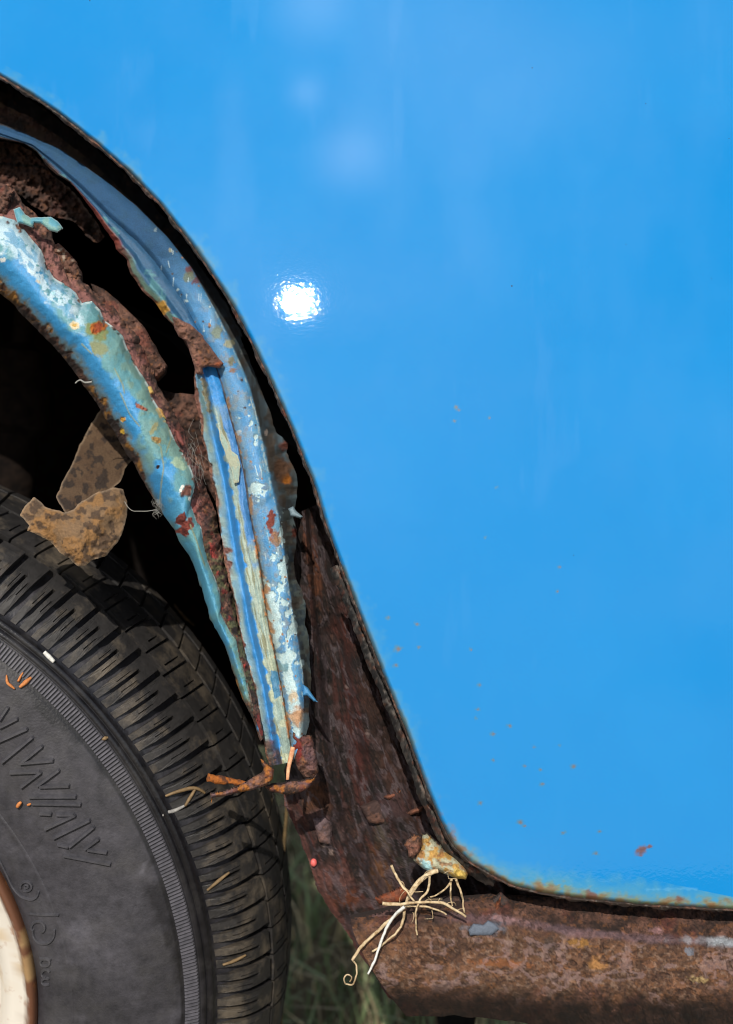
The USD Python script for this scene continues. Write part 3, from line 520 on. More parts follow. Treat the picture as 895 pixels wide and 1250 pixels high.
obj('rust_curl', polysheet(A(318, 927, 324, 931, 331, 936, 334, 940, 333, 951, 326, 958, 306, 965, 277, 971, 259, 974, 258, 981, 256, 968, 275, 965, 292, 960, 309, 949, 320, 943, 322, 938), dome_depth(.668, .004, 5, (.0001, 0), (300, 0)), 1.0, .0014, rustpaint(109, 1.05, ribbon_extra), 1.0, 13, .003), 'rust_metal', jamb, label='thin rusty strip bent out over the tyre')
rod = tube(world(resample(A(254, 949, 270, 952, 286, 955, 302, 957), 24), np.linspace(.664, .672, 24) + .006), np.linspace(.0024, .0016, 24), 9)
nn = N(rod.v[:, [0, 2]] * 3000, 6, 3, 3); rod.v = rod.v + (nn - .5)[:, None] * .0016 * np.array([.6, .5, .6])
rod.col = lin((168, 96, 34)) * (1 - sstep(.5, .7, nn)[:, None]) + lin((84, 50, 34)) * sstep(.5, .7, nn)[:, None]; rod.rough = np.full(len(rod.v), .85)
obj('rust_rod', rod, 'rust_metal', jamb, label='orange rusty stub pointing over the tyre')
# loose paint: teal tongue at the top of the lip, curls on the flange
def teal(pt, e): pt.over(.7 * sstep(.4, .6, N(pt.p, 8, 3, 3)), (126, 164, 150), .5); pt.over(.7 * (1 - sstep(0, 1.6, e)), (180, 204, 204), .6)
def tealpaint(p, e): pt = Paint(p, (88, 152, 168), .45); teal(pt, e); return pt
obj('paint_flake', polysheet(A(16, 256, 24, 253, 30, 262, 37, 266, 46, 265, 62, 265, 71, 271, 77, 279, 70, 284, 60, 281, 50, 273, 42, 272, 40, 278, 30, 274, 21, 272), dome_depth(.664, .003, 8, (.0001, -.0001), (40, 270)), 1.0, .0006, tealpaint, .8, 15, .0006), 'worn_metal', lip, label='teal paint tongue curling off the top of the lip')
obj('paint_flake', polysheet(A(352, 621, 358, 618, 362, 624, 370, 631, 367, 633, 360, 631, 355, 630), dome_depth(.694, .002, 4), .8, .0005, lambda p, e: Paint(p, (120, 142, 152), .5), .5, 17, 0), 'worn_metal', jamb)
obj('paint_flake', polysheet(A(370, 836, 376, 840, 381, 848, 388, 857, 383, 856, 375, 849, 369, 850), dome_depth(.684, .002, 4), .8, .0005, lambda p, e: Paint(p, (70, 138, 186), .45), .5, 18, 0), 'worn_metal', jamb)
def creampaint(p, e): pt = Paint(p, (150, 172, 158), .6); pt.over(.6 * sstep(.5, .7, N(p, 7, 3, 3)), (176, 172, 140), .7); pt.over(.8 * (1 - sstep(0, 1.5, e)), (190, 188, 160), .7); return pt
obj('paint_flake', polysheet(A(266, 520, 272, 530, 283, 550, 291, 556, 294, 570, 292, 588, 286, 590, 284, 578, 276, 556, 268, 536), dome_depth(.6808, .0006, 6), 1.0, .0005, creampaint, 1.4, 19, .0006), 'worn_metal', jamb, label='pale green paint scale lifting beside the bead')
def filler(p, e): pt = Paint(p, (196, 164, 90), .8); pt.over(.6 * sstep(.5, .7, N(p, 5, 3, 3)), (160, 104, 60), .9, 1); return pt
for k, pg in enumerate((A(168, 458, 173, 461, 178, 470, 174, 472, 169, 466), A(178, 470, 185, 472, 188, 480, 182, 483, 178, 478), A(192, 497, 198, 500, 203, 512, 198, 510))):
    obj('filler_flake', polysheet(pg, dome_depth(.668, .002, 3), .9, .001, filler, .6, 30 + k, .001), 'worn_metal', lip)
def redpaint(p, e): pt = Paint(p, (118, 60, 52), .7); pt.over(.6 * sstep(.5, .7, N(p, 4, 3, 3)), (96, 44, 38), .9, 1); return pt
for k, pg in enumerate((A(213, 524, 219, 527, 226, 543, 223, 545, 216, 538), A(249, 674, 256, 672, 258, 680, 252, 683), A(252, 683, 259, 681, 260, 689, 254, 690), A(256, 692, 263, 694, 262, 702, 257, 700))):
    obj('rust_scab', polysheet(pg, dome_depth(.668 if k == 0 else .676, .002, 3), .8, .001, redpaint, .6, 40 + k, .0015), 'rust_metal', lip)

# rusty brackets and lumps in the cavity behind the lip
obj('rust_bracket', polysheet(A(110, 346, 126, 352, 148, 371, 166, 388, 176, 401, 190, 424, 203, 446, 202, 454, 194, 464, 188, 467, 178, 455, 166, 436, 152, 412, 138, 396, 122, 376), dome_depth(.700, .012, 17, (-.00002, .00002), (150, 400)), 1.4, .004, rustpaint(111, .85), 1.4, 21, .005), 'rust_metal', car, label='rolled rusty bracket stub inside the torn arch')
obj('rust_bracket', polysheet(A(186, 470, 198, 476, 218, 480, 244, 482, 252, 520, 262, 560, 272, 610, 262, 612, 246, 584, 230, 552, 214, 522, 198, 496), dome_depth(.722, .006, 30, (0, 0)), 1.8, .003, rustpaint(113, .6), 1.6, 22, .005), 'rust_metal', car, label='flat rusty plate low in the torn arch')
obj('rust_lump', polysheet(A(62, 300, 70, 296, 82, 306, 92, 318, 99, 332, 100, 342, 92, 345, 82, 336, 74, 328, 64, 320), dome_depth(.690, .008, 10), 1.2, .004, rustpaint(115, .85, lambda pt, e: pt.over(.7 * sstep(.66, .76, N(pt.p, 6, 3, 3)), (176, 160, 140), .9)), 1.6, 23, .006), 'rust_metal', car)
obj('rust_lump', polysheet(A(-40, 214, -4, 222, 8, 226, 16, 234, 12, 246, 8, 262, -2, 266, -40, 256), dome_depth(.676, .008, 10), 1.2, .004, rustpaint(117, .9), 2.0, 24, .006), 'rust_metal', car)

# ---- the body side goes on to the left of the frame, over the rest of the wheel arch
ARCH = A(-88, 41, -200, 4, -330, -10, -460, 6, -570, 44, -700, 124, -830, 250, -930, 400, -1020, 590, -1080, 800, -1120, 1000)
def quarter():
    up_ = A(-88, -160, -200, -160, -330, -160, -460, -160, -600, -160, -760, -160, -960, -160, -1250, -160, -1500, 100, -1500, 600, -1500, 1000)
    PX, D, T, S = loft([ARCH, (ARCH + resample(up_, len(ARCH))) / 2, up_], [.660, .660, .660], 160, 60, smooth=(0,))
    p = Paint(PX, (4, 125, 193), .06); return shell(PX, D, p.col, p.r, .0012)
obj('quarter_panel', quarter(), 'door_paint', car)
def arch_left():
    c = np.array([-330., 1230.]); a2 = np.vstack([A(-10, 89, -45, 66), ARCH]); k = lambda f: c + (a2 - c) * f
    PX, D, T, S = loft([k(1.0), k(.93), k(.912), k(.875), k(.835), k(.808), k(.784)], [.740, .716, .712, .695, .670, .652, .676], 200, 60, smooth=range(7))
    p = Paint(PX, (52, 118, 166), .45); q = p.p; p.over(.5 * sstep(.45, .65, N(q, 26, 401, 4)), (100, 146, 150), .55); p.over(sstep(.60, .68, N(q, 22, 402, 4)), rustcol(q, 403, .8), .9, 1); p.over(sstep(.88, .94, S.ravel() + (N(q, 10, 404, 3) - .5) * .1), rustcol(q, 405, .5), .9, 1)
    return shell(PX, D, p.col, p.r, .0012)
obj('arch_flange', arch_left(), 'worn_metal', car)
# ---- rusted lower pillar and sill
def build_pillar():
    nt, ns = 520, 190
    L = A(356, 630, 358, 700, 356, 800, 350, 900, 348, 984, 356, 1000, 366, 1024, 378, 1052, 388, 1086, 402, 1110, 420, 1132, 440, 1166, 466, 1204, 494, 1240)
    R = A(420, 600, 440, 700, 470, 780, 496, 850, 530, 930, 560, 990, 590, 1030, 620, 1050, 650, 1066, 670, 1080, 690, 1100, 700, 1130, 700, 1180, 690, 1236)
    Mx = lambda a: resample(L, nt) * (1 - a) + resample(R, nt) * a
    PX, D, T, S = loft([L, Mx(.08), Mx(.22), Mx(.36), Mx(.5), Mx(.64), Mx(.8), R], [.752, .742, .738, .752, .750, .738, .742, .722], nt, ns, [2.6, 0, 0, 0, 0, 0, 0, 0])
    p = Paint(PX, (60, 42, 36), .9); q = p.p; s, t = S.ravel(), T.ravel()
    st = np.c_[s * 16, t * 3.2 + s * 2] * 10; str1, str2 = N(st, 10, 121, 5), N(st, 26, 122, 4)
    p.over(np.ones(len(q)), rustcol(q, 123, .20), .92, 1)
    p.over(.7 * sstep(.52, .76, str1), (92, 46, 36), .9, 1); p.over(.55 * sstep(.62, .8, str2) , (84, 56, 38), .92, 1)
    p.over(.7 * sstep(.55, .75, N(q, 24, 125, 4)), (30, 24, 24), .92, 1); p.over(.6 * sstep(.62, .78, N(q, 12, 126, 4)), (96, 78, 76), .8, 1)
    for (x, y, r, ry, c) in ((382, 690, 7, 46, (124, 76, 34)), (378, 660, 6, 18, (110, 72, 52)), (420, 770, 14, 22, (104, 54, 38)), (436, 900, 10, 60, (98, 48, 40)), (385, 970, 16, 20, (112, 74, 40)), (392, 1005, 12, 14, (104, 84, 84)), (465, 1060, 12, 36, (106, 76, 42)), (405, 1070, 22, 16, (110, 78, 70)), (420, 1098, 20, 10, (112, 66, 38)), (438, 810, 12, 14, (30, 28, 30)), (404, 790, 14, 14, (44, 36, 36)), (480, 985, 22, 12, (100, 76, 78)), (468, 990, 6, 6, (140, 136, 146)), (466, 1020, 8, 24, (84, 84, 72)), (500, 1050, 14, 8, (50, 50, 40)), (396, 1030, 3, 3.5, (180, 172, 160)), (404, 1040, 2.4, 3.6, (170, 160, 150)), (424, 838, 2.5, 2.5, (170, 160, 156)), (449, 895, 2.5, 3, (176, 166, 160))):
        p.over(.75 * p.blob(x, y, r, ry, -8, .6, .5, int(x)), c, .9, 1)
    p.over(.8 * (1 - sstep(.0, .06, s + (N(q, 8, 127, 3) - .5) * .04)) * sstep(.4, .5, t), (122, 82, 72), .9, 1)
    ql = np.c_[q @ (.94, -.35), (q @ (.35, .94)) * .28]; h1, e1, v1 = plates(ql, 22, 8, 131); h2, e2, v2 = plates(ql, 9, 5, 132)
    p.col *= ((.28 + .20 * v1) * (1 + .5 * sstep(940, 1010, q[:, 1]) * (1 - sstep(.35, .6, s))))[:, None] * np.array([1.12, .90, .88]); p.over(.55 * e1 * sstep(.4, .6, N(q, 20, 133, 3)), (24, 17, 16), .95); p.over(.15 * e2 * sstep(.5, .6, N(q, 24, 134, 3)), (120, 84, 66), .9)
    p.over(.5 * (v2 > .75), (72, 62, 66), .6)
    D = D - (.008 * h1 + .002 * h2).reshape(D.shape)
    D = D - (.004 * (str1 - .5) + .010 * (N(q * (1, .7), 34, 136, 3) - .5) + .003 * (N(ql, 9, 128, 4) - .5) + .0006 * (N(q, 5, 129, 4) - .5)).reshape(D.shape)
    return shell(PX, D, p.col, p.r, .002)
pillar = obj('pillar_panel', build_pillar(), 'deep_rust', car, label='dark rusted pillar base between jamb and door')
def shard(poly, d, base, seed, extra=None, h=.003, bump=.003, step=1.2):
    def f(p, e):
        pt = Paint(p, base, .85); pt.over(.6 * sstep(.45, .65, N(p, 6, seed, 4)), rustcol(p, seed, .8), .92, 1)
        if extra: extra(pt, e)
        return pt
    return polysheet(A(*poly) if not isinstance(poly, np.ndarray) else poly, dome_depth(d, h, 7), step, .0016, f, 1.4, seed, bump)
for k, (pg, d, c) in enumerate((
        ((458, 1096, 474, 1090, 490, 1083, 500, 1088, 496, 1098, 478, 1103, 462, 1103), .734, (136, 70, 40)), ((468, 974, 482, 966, 492, 962, 488, 970, 474, 977), .734, (128, 78, 58)), ((496, 992, 510, 986, 516, 984, 516, 990, 502, 995), .734, (126, 80, 60)),
        ((432, 1130, 452, 1118, 480, 1110, 500, 1114, 486, 1126, 456, 1134), .680, (98, 72, 70)), ((600, 1098, 612, 1090, 622, 1100, 616, 1116, 602, 1116), .682, (60, 52, 50)), ((520, 1100, 548, 1094, 572, 1098, 590, 1106, 570, 1116, 530, 1116), .684, (52, 42, 40)),
        ((440, 984, 470, 972, 500, 970, 516, 982, 512, 998, 480, 1008, 450, 1004), .742, (62, 44, 40)), ((604, 1116, 606, 1102, 612, 1094, 609, 1110), .675, (128, 70, 40)), ((382, 1000, 398, 996, 406, 1012, 404, 1032, 390, 1028), .734, (104, 86, 88)))):
    obj('rust_scale', shard(pg, d, c, 130 + k), 'rust_metal', pillar)
def build_sill():
    nt, ns = 620, 130
    a = A(428, 1118, 520, 1098, 600, 1092, 700, 1098, 800, 1102, 900, 1106, 1010, 1108); b = A(430, 1132, 470, 1128, 520, 1122, 560, 1118, 620, 1122, 700, 1136, 800, 1146, 900, 1150, 1010, 1154)
    c = A(440, 1158, 520, 1150, 600, 1150, 700, 1158, 800, 1165, 900, 1168, 1010, 1172); e = A(462, 1196, 530, 1198, 600, 1200, 700, 1206, 800, 1206, 900, 1208, 1010, 1210); g = A(496, 1240, 560, 1240, 620, 1246, 700, 1258, 840, 1262, 920, 1262, 1010, 1262)
    PX, D, T, S = loft([a, b, c, e, g], [.694, .672, .667, .664, .704], nt, ns, [0, 1, 0, 0, 2])
    p = Paint(PX, (100, 70, 54), .9); q = p.p; s, t = S.ravel(), T.ravel()
    p.over(np.ones(len(q)), rustcol(q, 141, .78), .92, 1)
    fc = sstep(.22, .34, s) * (1 - sstep(.66, .8, s + (N(q, 30, 142, 3) - .5) * .2))
    p.over(.7 * fc, (112, 80, 56), .9, 1); p.over(.6 * fc * sstep(.5, .72, N(q, 20, 143, 6)), (136, 94, 66), .92, 1); p.over(.6 * fc * sstep(.6, .8, N(q * (1, 2.2), 14, 144, 5)), (146, 98, 60), .92, 1); p.over(.5 * fc * sstep(.6, .76, N(q, 4, 145, 4)), (150, 124, 106), .9, 1)
    p.over(.75 * fc * sstep(.54, .7, N(q, 3.5, 150, 4)), (66, 44, 36), .92, 1)
    rd = 1 - sstep(2, 8, np.abs(q[:, 1] - np.interp(q[:, 0], [430, 560, 620, 700, 800, 900, 1010], [1130, 1120, 1124, 1137, 1147, 1151, 1155])) + (N(q, 9, 146, 3) - .5) * 6)
    p.over(.6 * rd * sstep(520, 580, q[:, 0]), (124, 98, 104), .75, .5); p.over(.9 * rd * sstep(820, 870, q[:, 0] + (N(q, 14, 147, 3) - .5) * 60), (176, 184, 190), .6, .2)  # pale lavender highlight painted along the ridge
    p.over(.9 * sstep(.74, .84, s + (N(q, 22, 148, 4) - .5) * .16), rustcol(q, 149, .3), .95, 1)
    for (x, y, r, ry, cc) in ((590, 1134, 22, 6, (92, 100, 112)), (606, 1126, 9, 7, (96, 104, 116)), (614, 1122, 16, 4, (150, 116, 116)), (706, 1152, 14, 5, (170, 122, 56)), (728, 1178, 10, 8, (176, 126, 70)), (610, 1176, 34, 4, (150, 92, 50)), (842, 1162, 6, 5, (120, 128, 140)), (852, 1196, 12, 4, (186, 160, 110)), (672, 1152, 8, 9, (70, 56, 48)), (802, 1136, 8, 4, (160, 120, 120))):
        p.over(.8 * p.blob(x, y, r, ry, 4, .6, .3, int(x)), cc, .85, .6)
    h1, e1, v1 = plates(q * (.6, 1), 20, 8, 153); p.col *= (.58 + .44 * v1)[:, None]; p.over(.5 * e1 * sstep(.45, .6, N(q, 18, 154, 3)), (46, 30, 26), .95); p.over(.4 * (v1 > .72) * fc, (128, 108, 108), .8)
    pit = sstep(.62, .70, N(q, 7, 155, 3)) * sstep(.45, .6, N(q, 40, 156, 3)); p.over(.45 * pit, (52, 36, 30), .95, 1); D = D + (.0012 * pit).reshape(D.shape)
    D = D - (.0032 * h1).reshape(D.shape)
    D = D - (.0025 * (N(q, 12, 151, 5) - .5) + .0010 * (N(q, 4, 152, 4) - .5)).reshape(D.shape)
    return shell(PX, D, p.col, p.r, .0016)
sill = obj('sill', build_sill(), 'rust_metal', car, label='brown rusted sill below the door')
obj('paint_flake', polysheet(A(572, 1136, 578, 1128, 590, 1130, 596, 1124, 604, 1128, 610, 1134, 600, 1142, 574, 1142), dome_depth(.6650, .001, 5), 1.0, .0008, lambda p, e: Paint(p, (96, 106, 120), .6), .9, 25, .0006), 'worn_metal', sill, label='blue-grey paint patch left on the sill')

# ---- dark body behind: wheel well, inner wall, floor
WC = CAM + (-777.5 * .473e-3) * RIGHT + .71 * FWD + (-605 * .473e-3) * UP
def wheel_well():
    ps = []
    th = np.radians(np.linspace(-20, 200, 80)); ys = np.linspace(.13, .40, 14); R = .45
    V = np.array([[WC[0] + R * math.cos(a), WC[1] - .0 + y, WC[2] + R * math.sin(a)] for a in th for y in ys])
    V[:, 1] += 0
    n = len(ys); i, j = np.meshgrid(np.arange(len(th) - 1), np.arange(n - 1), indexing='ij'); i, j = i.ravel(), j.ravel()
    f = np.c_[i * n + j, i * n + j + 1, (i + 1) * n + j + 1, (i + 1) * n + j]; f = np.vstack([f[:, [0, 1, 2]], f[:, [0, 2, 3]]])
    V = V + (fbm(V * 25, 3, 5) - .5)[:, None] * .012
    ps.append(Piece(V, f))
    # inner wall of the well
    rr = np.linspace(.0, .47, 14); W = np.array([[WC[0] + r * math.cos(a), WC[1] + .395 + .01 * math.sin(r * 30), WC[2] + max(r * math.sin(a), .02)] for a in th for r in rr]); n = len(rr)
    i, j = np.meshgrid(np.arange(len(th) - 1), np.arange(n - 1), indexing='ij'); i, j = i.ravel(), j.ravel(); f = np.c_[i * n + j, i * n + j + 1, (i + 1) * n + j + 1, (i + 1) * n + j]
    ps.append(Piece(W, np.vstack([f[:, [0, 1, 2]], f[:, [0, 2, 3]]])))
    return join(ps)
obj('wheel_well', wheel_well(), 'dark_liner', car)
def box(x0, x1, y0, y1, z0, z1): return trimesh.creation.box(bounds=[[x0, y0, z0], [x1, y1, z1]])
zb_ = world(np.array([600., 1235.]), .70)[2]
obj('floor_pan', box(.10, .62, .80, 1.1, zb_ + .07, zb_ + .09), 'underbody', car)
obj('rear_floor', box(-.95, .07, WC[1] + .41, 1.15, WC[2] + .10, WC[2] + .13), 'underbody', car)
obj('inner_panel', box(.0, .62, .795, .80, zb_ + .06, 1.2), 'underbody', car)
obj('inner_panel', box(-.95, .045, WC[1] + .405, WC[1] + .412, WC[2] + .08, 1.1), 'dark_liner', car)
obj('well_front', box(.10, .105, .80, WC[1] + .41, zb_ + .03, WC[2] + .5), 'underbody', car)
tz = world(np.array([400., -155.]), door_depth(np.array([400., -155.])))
obj('added_sun_cover', box(-.95, .62, tz[1] + .004, 1.16, tz[2] - .03, tz[2] - .02), 'dark_liner', car)  # unseen cover added at the door top to keep sun out of the cavity

dp = world(resample(A(36, 330, 30, 400, 26, 430, 24, 470, 6, 660), 60), .93); rad = np.interp(np.linspace(0, 1, 60), [0, .28, .3, .42, .44, .58, .6, 1], [.008, .008, .022, .022, .026, .026, .018, .018])
obj('damper', tube(dp, rad, 20), 'damper_rust', car, smooth=30)
# ---- tyre
RO, SC = .315, .473e-3
prof = np.array([(.1735, .016), (.176, .008), (.181, .004), (.188, .0015), (.1965, .0006), (.1975, -.0002), (.1985, .0004), (.206, -.0008), (.222, -.0022), (.240, -.0012), (.2555, .0016), (.2598, .0031), (.2606, .0037), (.2702, .0083), (.2708, .0098), (.2716, .0086), (.2735, .0098), (.2745, .0122), (.2755, .0106), (.2775, .0122), (.2785, .0148), (.286, .0200), (.2965, .0300), (.3030, .046), (.3110, .066), (.3140, .090), (.3125, .115), (.308, .138), (.2965, .150), (.286, .160), (.270, .170), (.240, .180), (.20, .176), (.1735, .164)])
def tyre_pt(th, r, a): return np.stack([WC[0] + r * np.cos(th), WC[1] + a, WC[2] + r * np.sin(th)], -1)
def tyre_mesh():
    nth = 900; th = np.linspace(0, 2 * math.pi, nth, endpoint=False)
    s = np.r_[0, np.cumsum(np.linalg.norm(np.diff(prof, axis=0), axis=1))]; tt = np.unique(np.r_[s, np.linspace(s[2], s[-2], 60)])
    r, a = np.interp(tt, s, prof[:, 0]), np.interp(tt, s, prof[:, 1]); n = len(tt)
    TH, Rr = np.meshgrid(th, r, indexing='ij'); Aa = np.broadcast_to(a, TH.shape)
    V = tyre_pt(TH, Rr, Aa).reshape(-1, 3)
    i, j = np.meshgrid(np.arange(nth), np.arange(n - 1), indexing='ij'); i, j = i.ravel(), j.ravel(); i2 = (i + 1) % nth
    f = np.c_[i * n + j, i2 * n + j, i2 * n + j + 1, i * n + j + 1]; f = np.vstack([f[:, [0, 1, 2]], f[:, [0, 2, 3]]])
    c = np.ones((len(V), 3)); P2 = V[:, [0, 2]] * 2000
    rr = Rr.ravel(); ring = sstep(.2598, .2610, rr) * (1 - sstep(.2795, .282, rr))
    stain = (1 - sstep(0, .002, .2615 - rr - .013 * sstep(.45, .8, N(P2, 70, 5, 3)))) * (rr < .2615); c *= (1 - .55 * stain)[:, None]; c *= (1 - .65 * ring)[:, None]
    c *= (1 - .35 * sstep(.2712, .274, rr))[:, None]; c *= (1 - .3 * sstep(.45, .7, N(P2, 120, 6, 4)) * (rr < .262))[:, None]
    c *= (1 + .35 * sstep(.60, .78, N(P2, 22, 7, 5)))[:, None] * np.array([1.0, .99, 1.0])
    for (x_, y_, r_, k_) in ((186, 1068, .006, 1.9), (120, 1150, .02, .35), (150, 1200, .012, .4), (70, 1130, .03, .2)):
        ry = world(np.array([x_, y_], float), 1.0) - CAM; X_ = CAM + ry * ((WC[1] - CAM[1]) / ry[1]); dd_ = np.hypot(V[:, 0] - X_[0], V[:, 2] - X_[2]) / r_ + (N(P2, 9, int(x_), 4) - .5) * 1.6; c *= (1 + k_ * (1 - sstep(.4, 1.3, dd_)) * (Aa.ravel() < .05))[:, None]
    return Piece(V, f[:, ::-1], c, .52 - .27 * sstep(.2706, .2716, rr) * (1 - sstep(.281, .284, rr)) - .12 * stain)
tm = tyre_mesh()
q = tm.v[tm.f[:300]].mean(1)
nrm = np.cross(tm.v[tm.f[:, 1]] - tm.v[tm.f[:, 0]], tm.v[tm.f[:, 2]] - tm.v[tm.f[:, 0]]); k = np.argmin(tm.v[tm.f[:, 0], 1])
if nrm[k, 1] > 0: tm.f = tm.f[:, ::-1]
tyre = obj('tyre', tm, 'side_rubber', car)
shoulder = np.array([(.2785, .0148), (.2870, .0170), (.2960, .0225), (.3045, .0330), (.3110, .0470), (.3155, .0640), (.3175, .0860), (.3178, .108), (.3160, .130), (.309, .148), (.297, .158)])
su = np.r_[0, np.cumsum(np.linalg.norm(np.diff(shoulder, axis=0), axis=1))]
fr_, fa_ = PchipInterpolator(su, shoulder[:, 0]), PchipInterpolator(su, shoulder[:, 1])
import shapely.geometry as sg
from shapely import affinity
def tread_piece(poly, seed, h=.0085):
    """poly: outline in metres (along the tread, across the tread); raised from the carcass"""
    mm = trimesh.creation.extrude_polygon(poly, h, engine='earcut')
    v, f = trimesh.remesh.subdivide_to_size(mm.vertices, mm.faces, .0075)
    u = np.clip(v[:, 1], 0, su[-1]); th = v[:, 0] / .300; off = v[:, 2] - h
    r, a = fr_(u), fa_(u); dr, da = fr_(u, 1), fa_(u, 1); L = np.hypot(dr, da)
    off = off + .0003 * (noise(np.c_[v[:, 0] * 180, v[:, 1] * 180, v[:, 2] * 0 + seed], 3) - .5) * 2 - (v[:, 2] > h * .5) * .0
    r, a = r + off * da / L, a - off * dr / L * 1.0
    V = tyre_pt(th, r, a); c = np.ones((len(V), 3)) * (0.85 + .3 * random.Random(seed).random()); 
    c = c * (0.55 + .45 * sstep(.0, .8, v[:, 2] / h))[:, None] if False else c
    return Piece(V, f, c, np.full(len(V), .6))
rng = random.Random(4)
pitch = .300 * math.radians(3.2); k0, k1 = int(math.radians(-12) * .300 / pitch), int(math.radians(97) * .300 / pitch)
rest = []
def slit(x, u0, u1, w, sk): return sg.Polygon([(x + sk * u0, u0), (x + w + sk * u0, u0), (x + w * .85 + sk * u1, u1), (x + w * .15 + sk * u1, u1)])
nall = int(round(2 * math.pi * .300 / pitch)); rowsep = (.0435, .0470, .078, .0815, .112, .1155, su[-1])
for k in range(k0, k0 + nall):
    x = k * pitch; vis = k <= k1
    j = lambda s_: rng.uniform(-s_, s_)
    sk = -.10
    w = pitch - .0042 + j(.0007)
    body = sg.Polygon([(x + j(.0003), .0015), (x + w, .0012), (x + w + sk * .04 + .0006, rowsep[0] + j(.0012)), (x + sk * .04 + .0003, rowsep[0] + j(.0012))])
    cut = [slit(x + w * .44, -.001, .030 + j(.003), .0028, sk), slit(x + w * .22, .014 + j(.001), .025 + j(.001), .0006, sk), slit(x + w * .76, .016 + j(.001), .027 + j(.001), .0006, sk)]
    for c_ in cut: body = body.difference(c_)
    pieces = [body]
    w = pitch - .0020; x2 = x + pitch * .5; b2 = sg.Polygon([(x2, rowsep[1]), (x2 + w + .0006, rowsep[1] + j(.001)), (x2 + w - .004, rowsep[2] + j(.001)), (x2 - .004, rowsep[2])])
    for s_ in (.3, .65): b2 = b2.difference(slit(x2 + w * s_, rowsep[1] + .006 + j(.002), rowsep[2] - .008 + j(.003), .0012, -.13))
    pieces.append(b2)
    x3 = x; b3 = sg.Polygon([(x3 - .004, rowsep[3]), (x3 + w - .004, rowsep[3]), (x3 + w - .001, rowsep[4]), (x3 - .001, rowsep[4])]); pieces.append(b3)
    for rI, pg in enumerate(pieces):
        pg = max(pg.geoms, key=lambda g: g.area) if hasattr(pg, 'geoms') else pg
        pc = tread_piece(pg, k * 3 + rI)
        if vis: obj('tread_block', pc, 'tread_rubber', tyre, smooth=35 if False else False)
        elif k % 1 == 0: rest.append(pc)
    b4 = sg.Polygon([(x, rowsep[5]), (x + w, rowsep[5]), (x + w, rowsep[6]), (x, rowsep[6])]); rest.append(tread_piece(b4, k))
obj('tread_pattern', join(rest), 'tread_rubber', tyre, smooth=False, kind='stuff')
# fine radial ribs of the scuff ring
ribs = []
for k in range(int(math.radians(-14) / .0077), int(math.radians(96) / .0077)):
    t0 = k * .0077; dt = .0021
    rr = np.array([.2620, .2626, .2696, .2702]); aa = np.interp(rr, prof[:22, 0], prof[:22, 1]); hh = np.array([-.0003, .0013, .0013, -.0003])
    v = []
    for r_, a_, h_ in zip(rr, aa, hh): v += [tyre_pt(t0 - dt * 1.25, r_, a_ + .0002), tyre_pt(t0 - dt * .7, r_, a_ - h_), tyre_pt(t0 + dt * .7, r_, a_ - h_), tyre_pt(t0 + dt * 1.25, r_, a_ + .0002)]
    f = []
    for a_ in range(3):
        for b_ in range(3): o = a_ * 4 + b_; f += [(o, o + 1, o + 5), (o, o + 5, o + 4)]
    v = np.array(v); f = np.array(f)
    if np.cross(v[f[2, 1]] - v[f[2, 0]], v[f[2, 2]] - v[f[2, 0]])[1] > 0: f = f[:, ::-1]
    ribs.append(Piece(v, f, np.full((16, 3), 2.5), np.full(16, .6)))
obj('scuff_ribs', join(ribs), 'side_rubber', tyre, smooth=False, kind='stuff')
# raised markings on the sidewall, drawn as bars on the rubber
def side_point(p):
    ray = (world(np.asarray(p, float), 1.0) - CAM); a = 0.0
    for _ in range(6):
        X = CAM + ray * ((WC[1] + a - CAM[1]) / ray[..., 1])[..., None]
        r = np.hypot(X[..., 0] - WC[0], X[..., 2] - WC[2]); a = np.interp(r, prof[:22, 0], prof[:22, 1])
    return X
def bar(pts, w=.0011, h=.0021):
    X = side_point(np.asarray(pts, float)); t = np.gradient(X, axis=0); t /= np.linalg.norm(t, axis=1, keepdims=True); nv = np.array([0, -1.0, 0]); sd = np.cross(t, nv)
    n = len(X); rows = [X - sd * w * 1.3 - nv * .0004, X - sd * w * .55 + nv * h, X + sd * w * .55 + nv * h, X + sd * w * 1.3 - nv * .0004]
    v = np.stack(rows, 1); v = np.concatenate([v[:1] - t[0] * .0006 - nv * h * .9, v, v[-1:] + t[-1] * .0006 - nv * h * .9]).reshape(-1, 3); f = []
    for i in range(n + 1):
        for b_ in range(3): o = i * 4 + b_; f += [(o, o + 1, o + 5), (o, o + 5, o + 4)]
    f = np.array(f); mid = f[(n // 2) * 6 + 2]
    if np.cross(v[mid[1]] - v[mid[0]], v[mid[2]] - v[mid[0]])[1] > 0: f = f[:, ::-1]
    return Piece(v, f, np.full((len(v), 3), 1.25), np.full(len(v), .6))
z1 = lambda x, y: (x * .1676, 860 + y * .1676)
for s_ in ((0, 110, 60, 20), (0, 165, 130, 100), (-60, 290, 200, 175), (15, 420, 240, 235), (150, 430, 310, 300), (158, 425, 390, 405), (75, 495, 290, 487), (155, 600, 300, 490), (275, 590, 432, 475), (292, 596, 505, 590), (215, 670, 555, 668), (235, 718, 590, 725), (290, 790, 375, 795), (415, 798, 540, 800), (330, 905, 550, 803), (390, 970, 655, 840), (420, 1015, 500, 1033), (508, 1033, 685, 890), (620, 1050, 720, 975), (640, 1055, 780, 1075), (465, 1095, 805, 1160)):
    obj('sidewall_mark', bar(resample(A(*z1(s_[0], s_[1]), *z1(s_[2], s_[3])), 8)), 'side_rubber', tyre, smooth=False)
z2 = lambda x, y: np.array((x * .1788, 1030 + y * .1788))
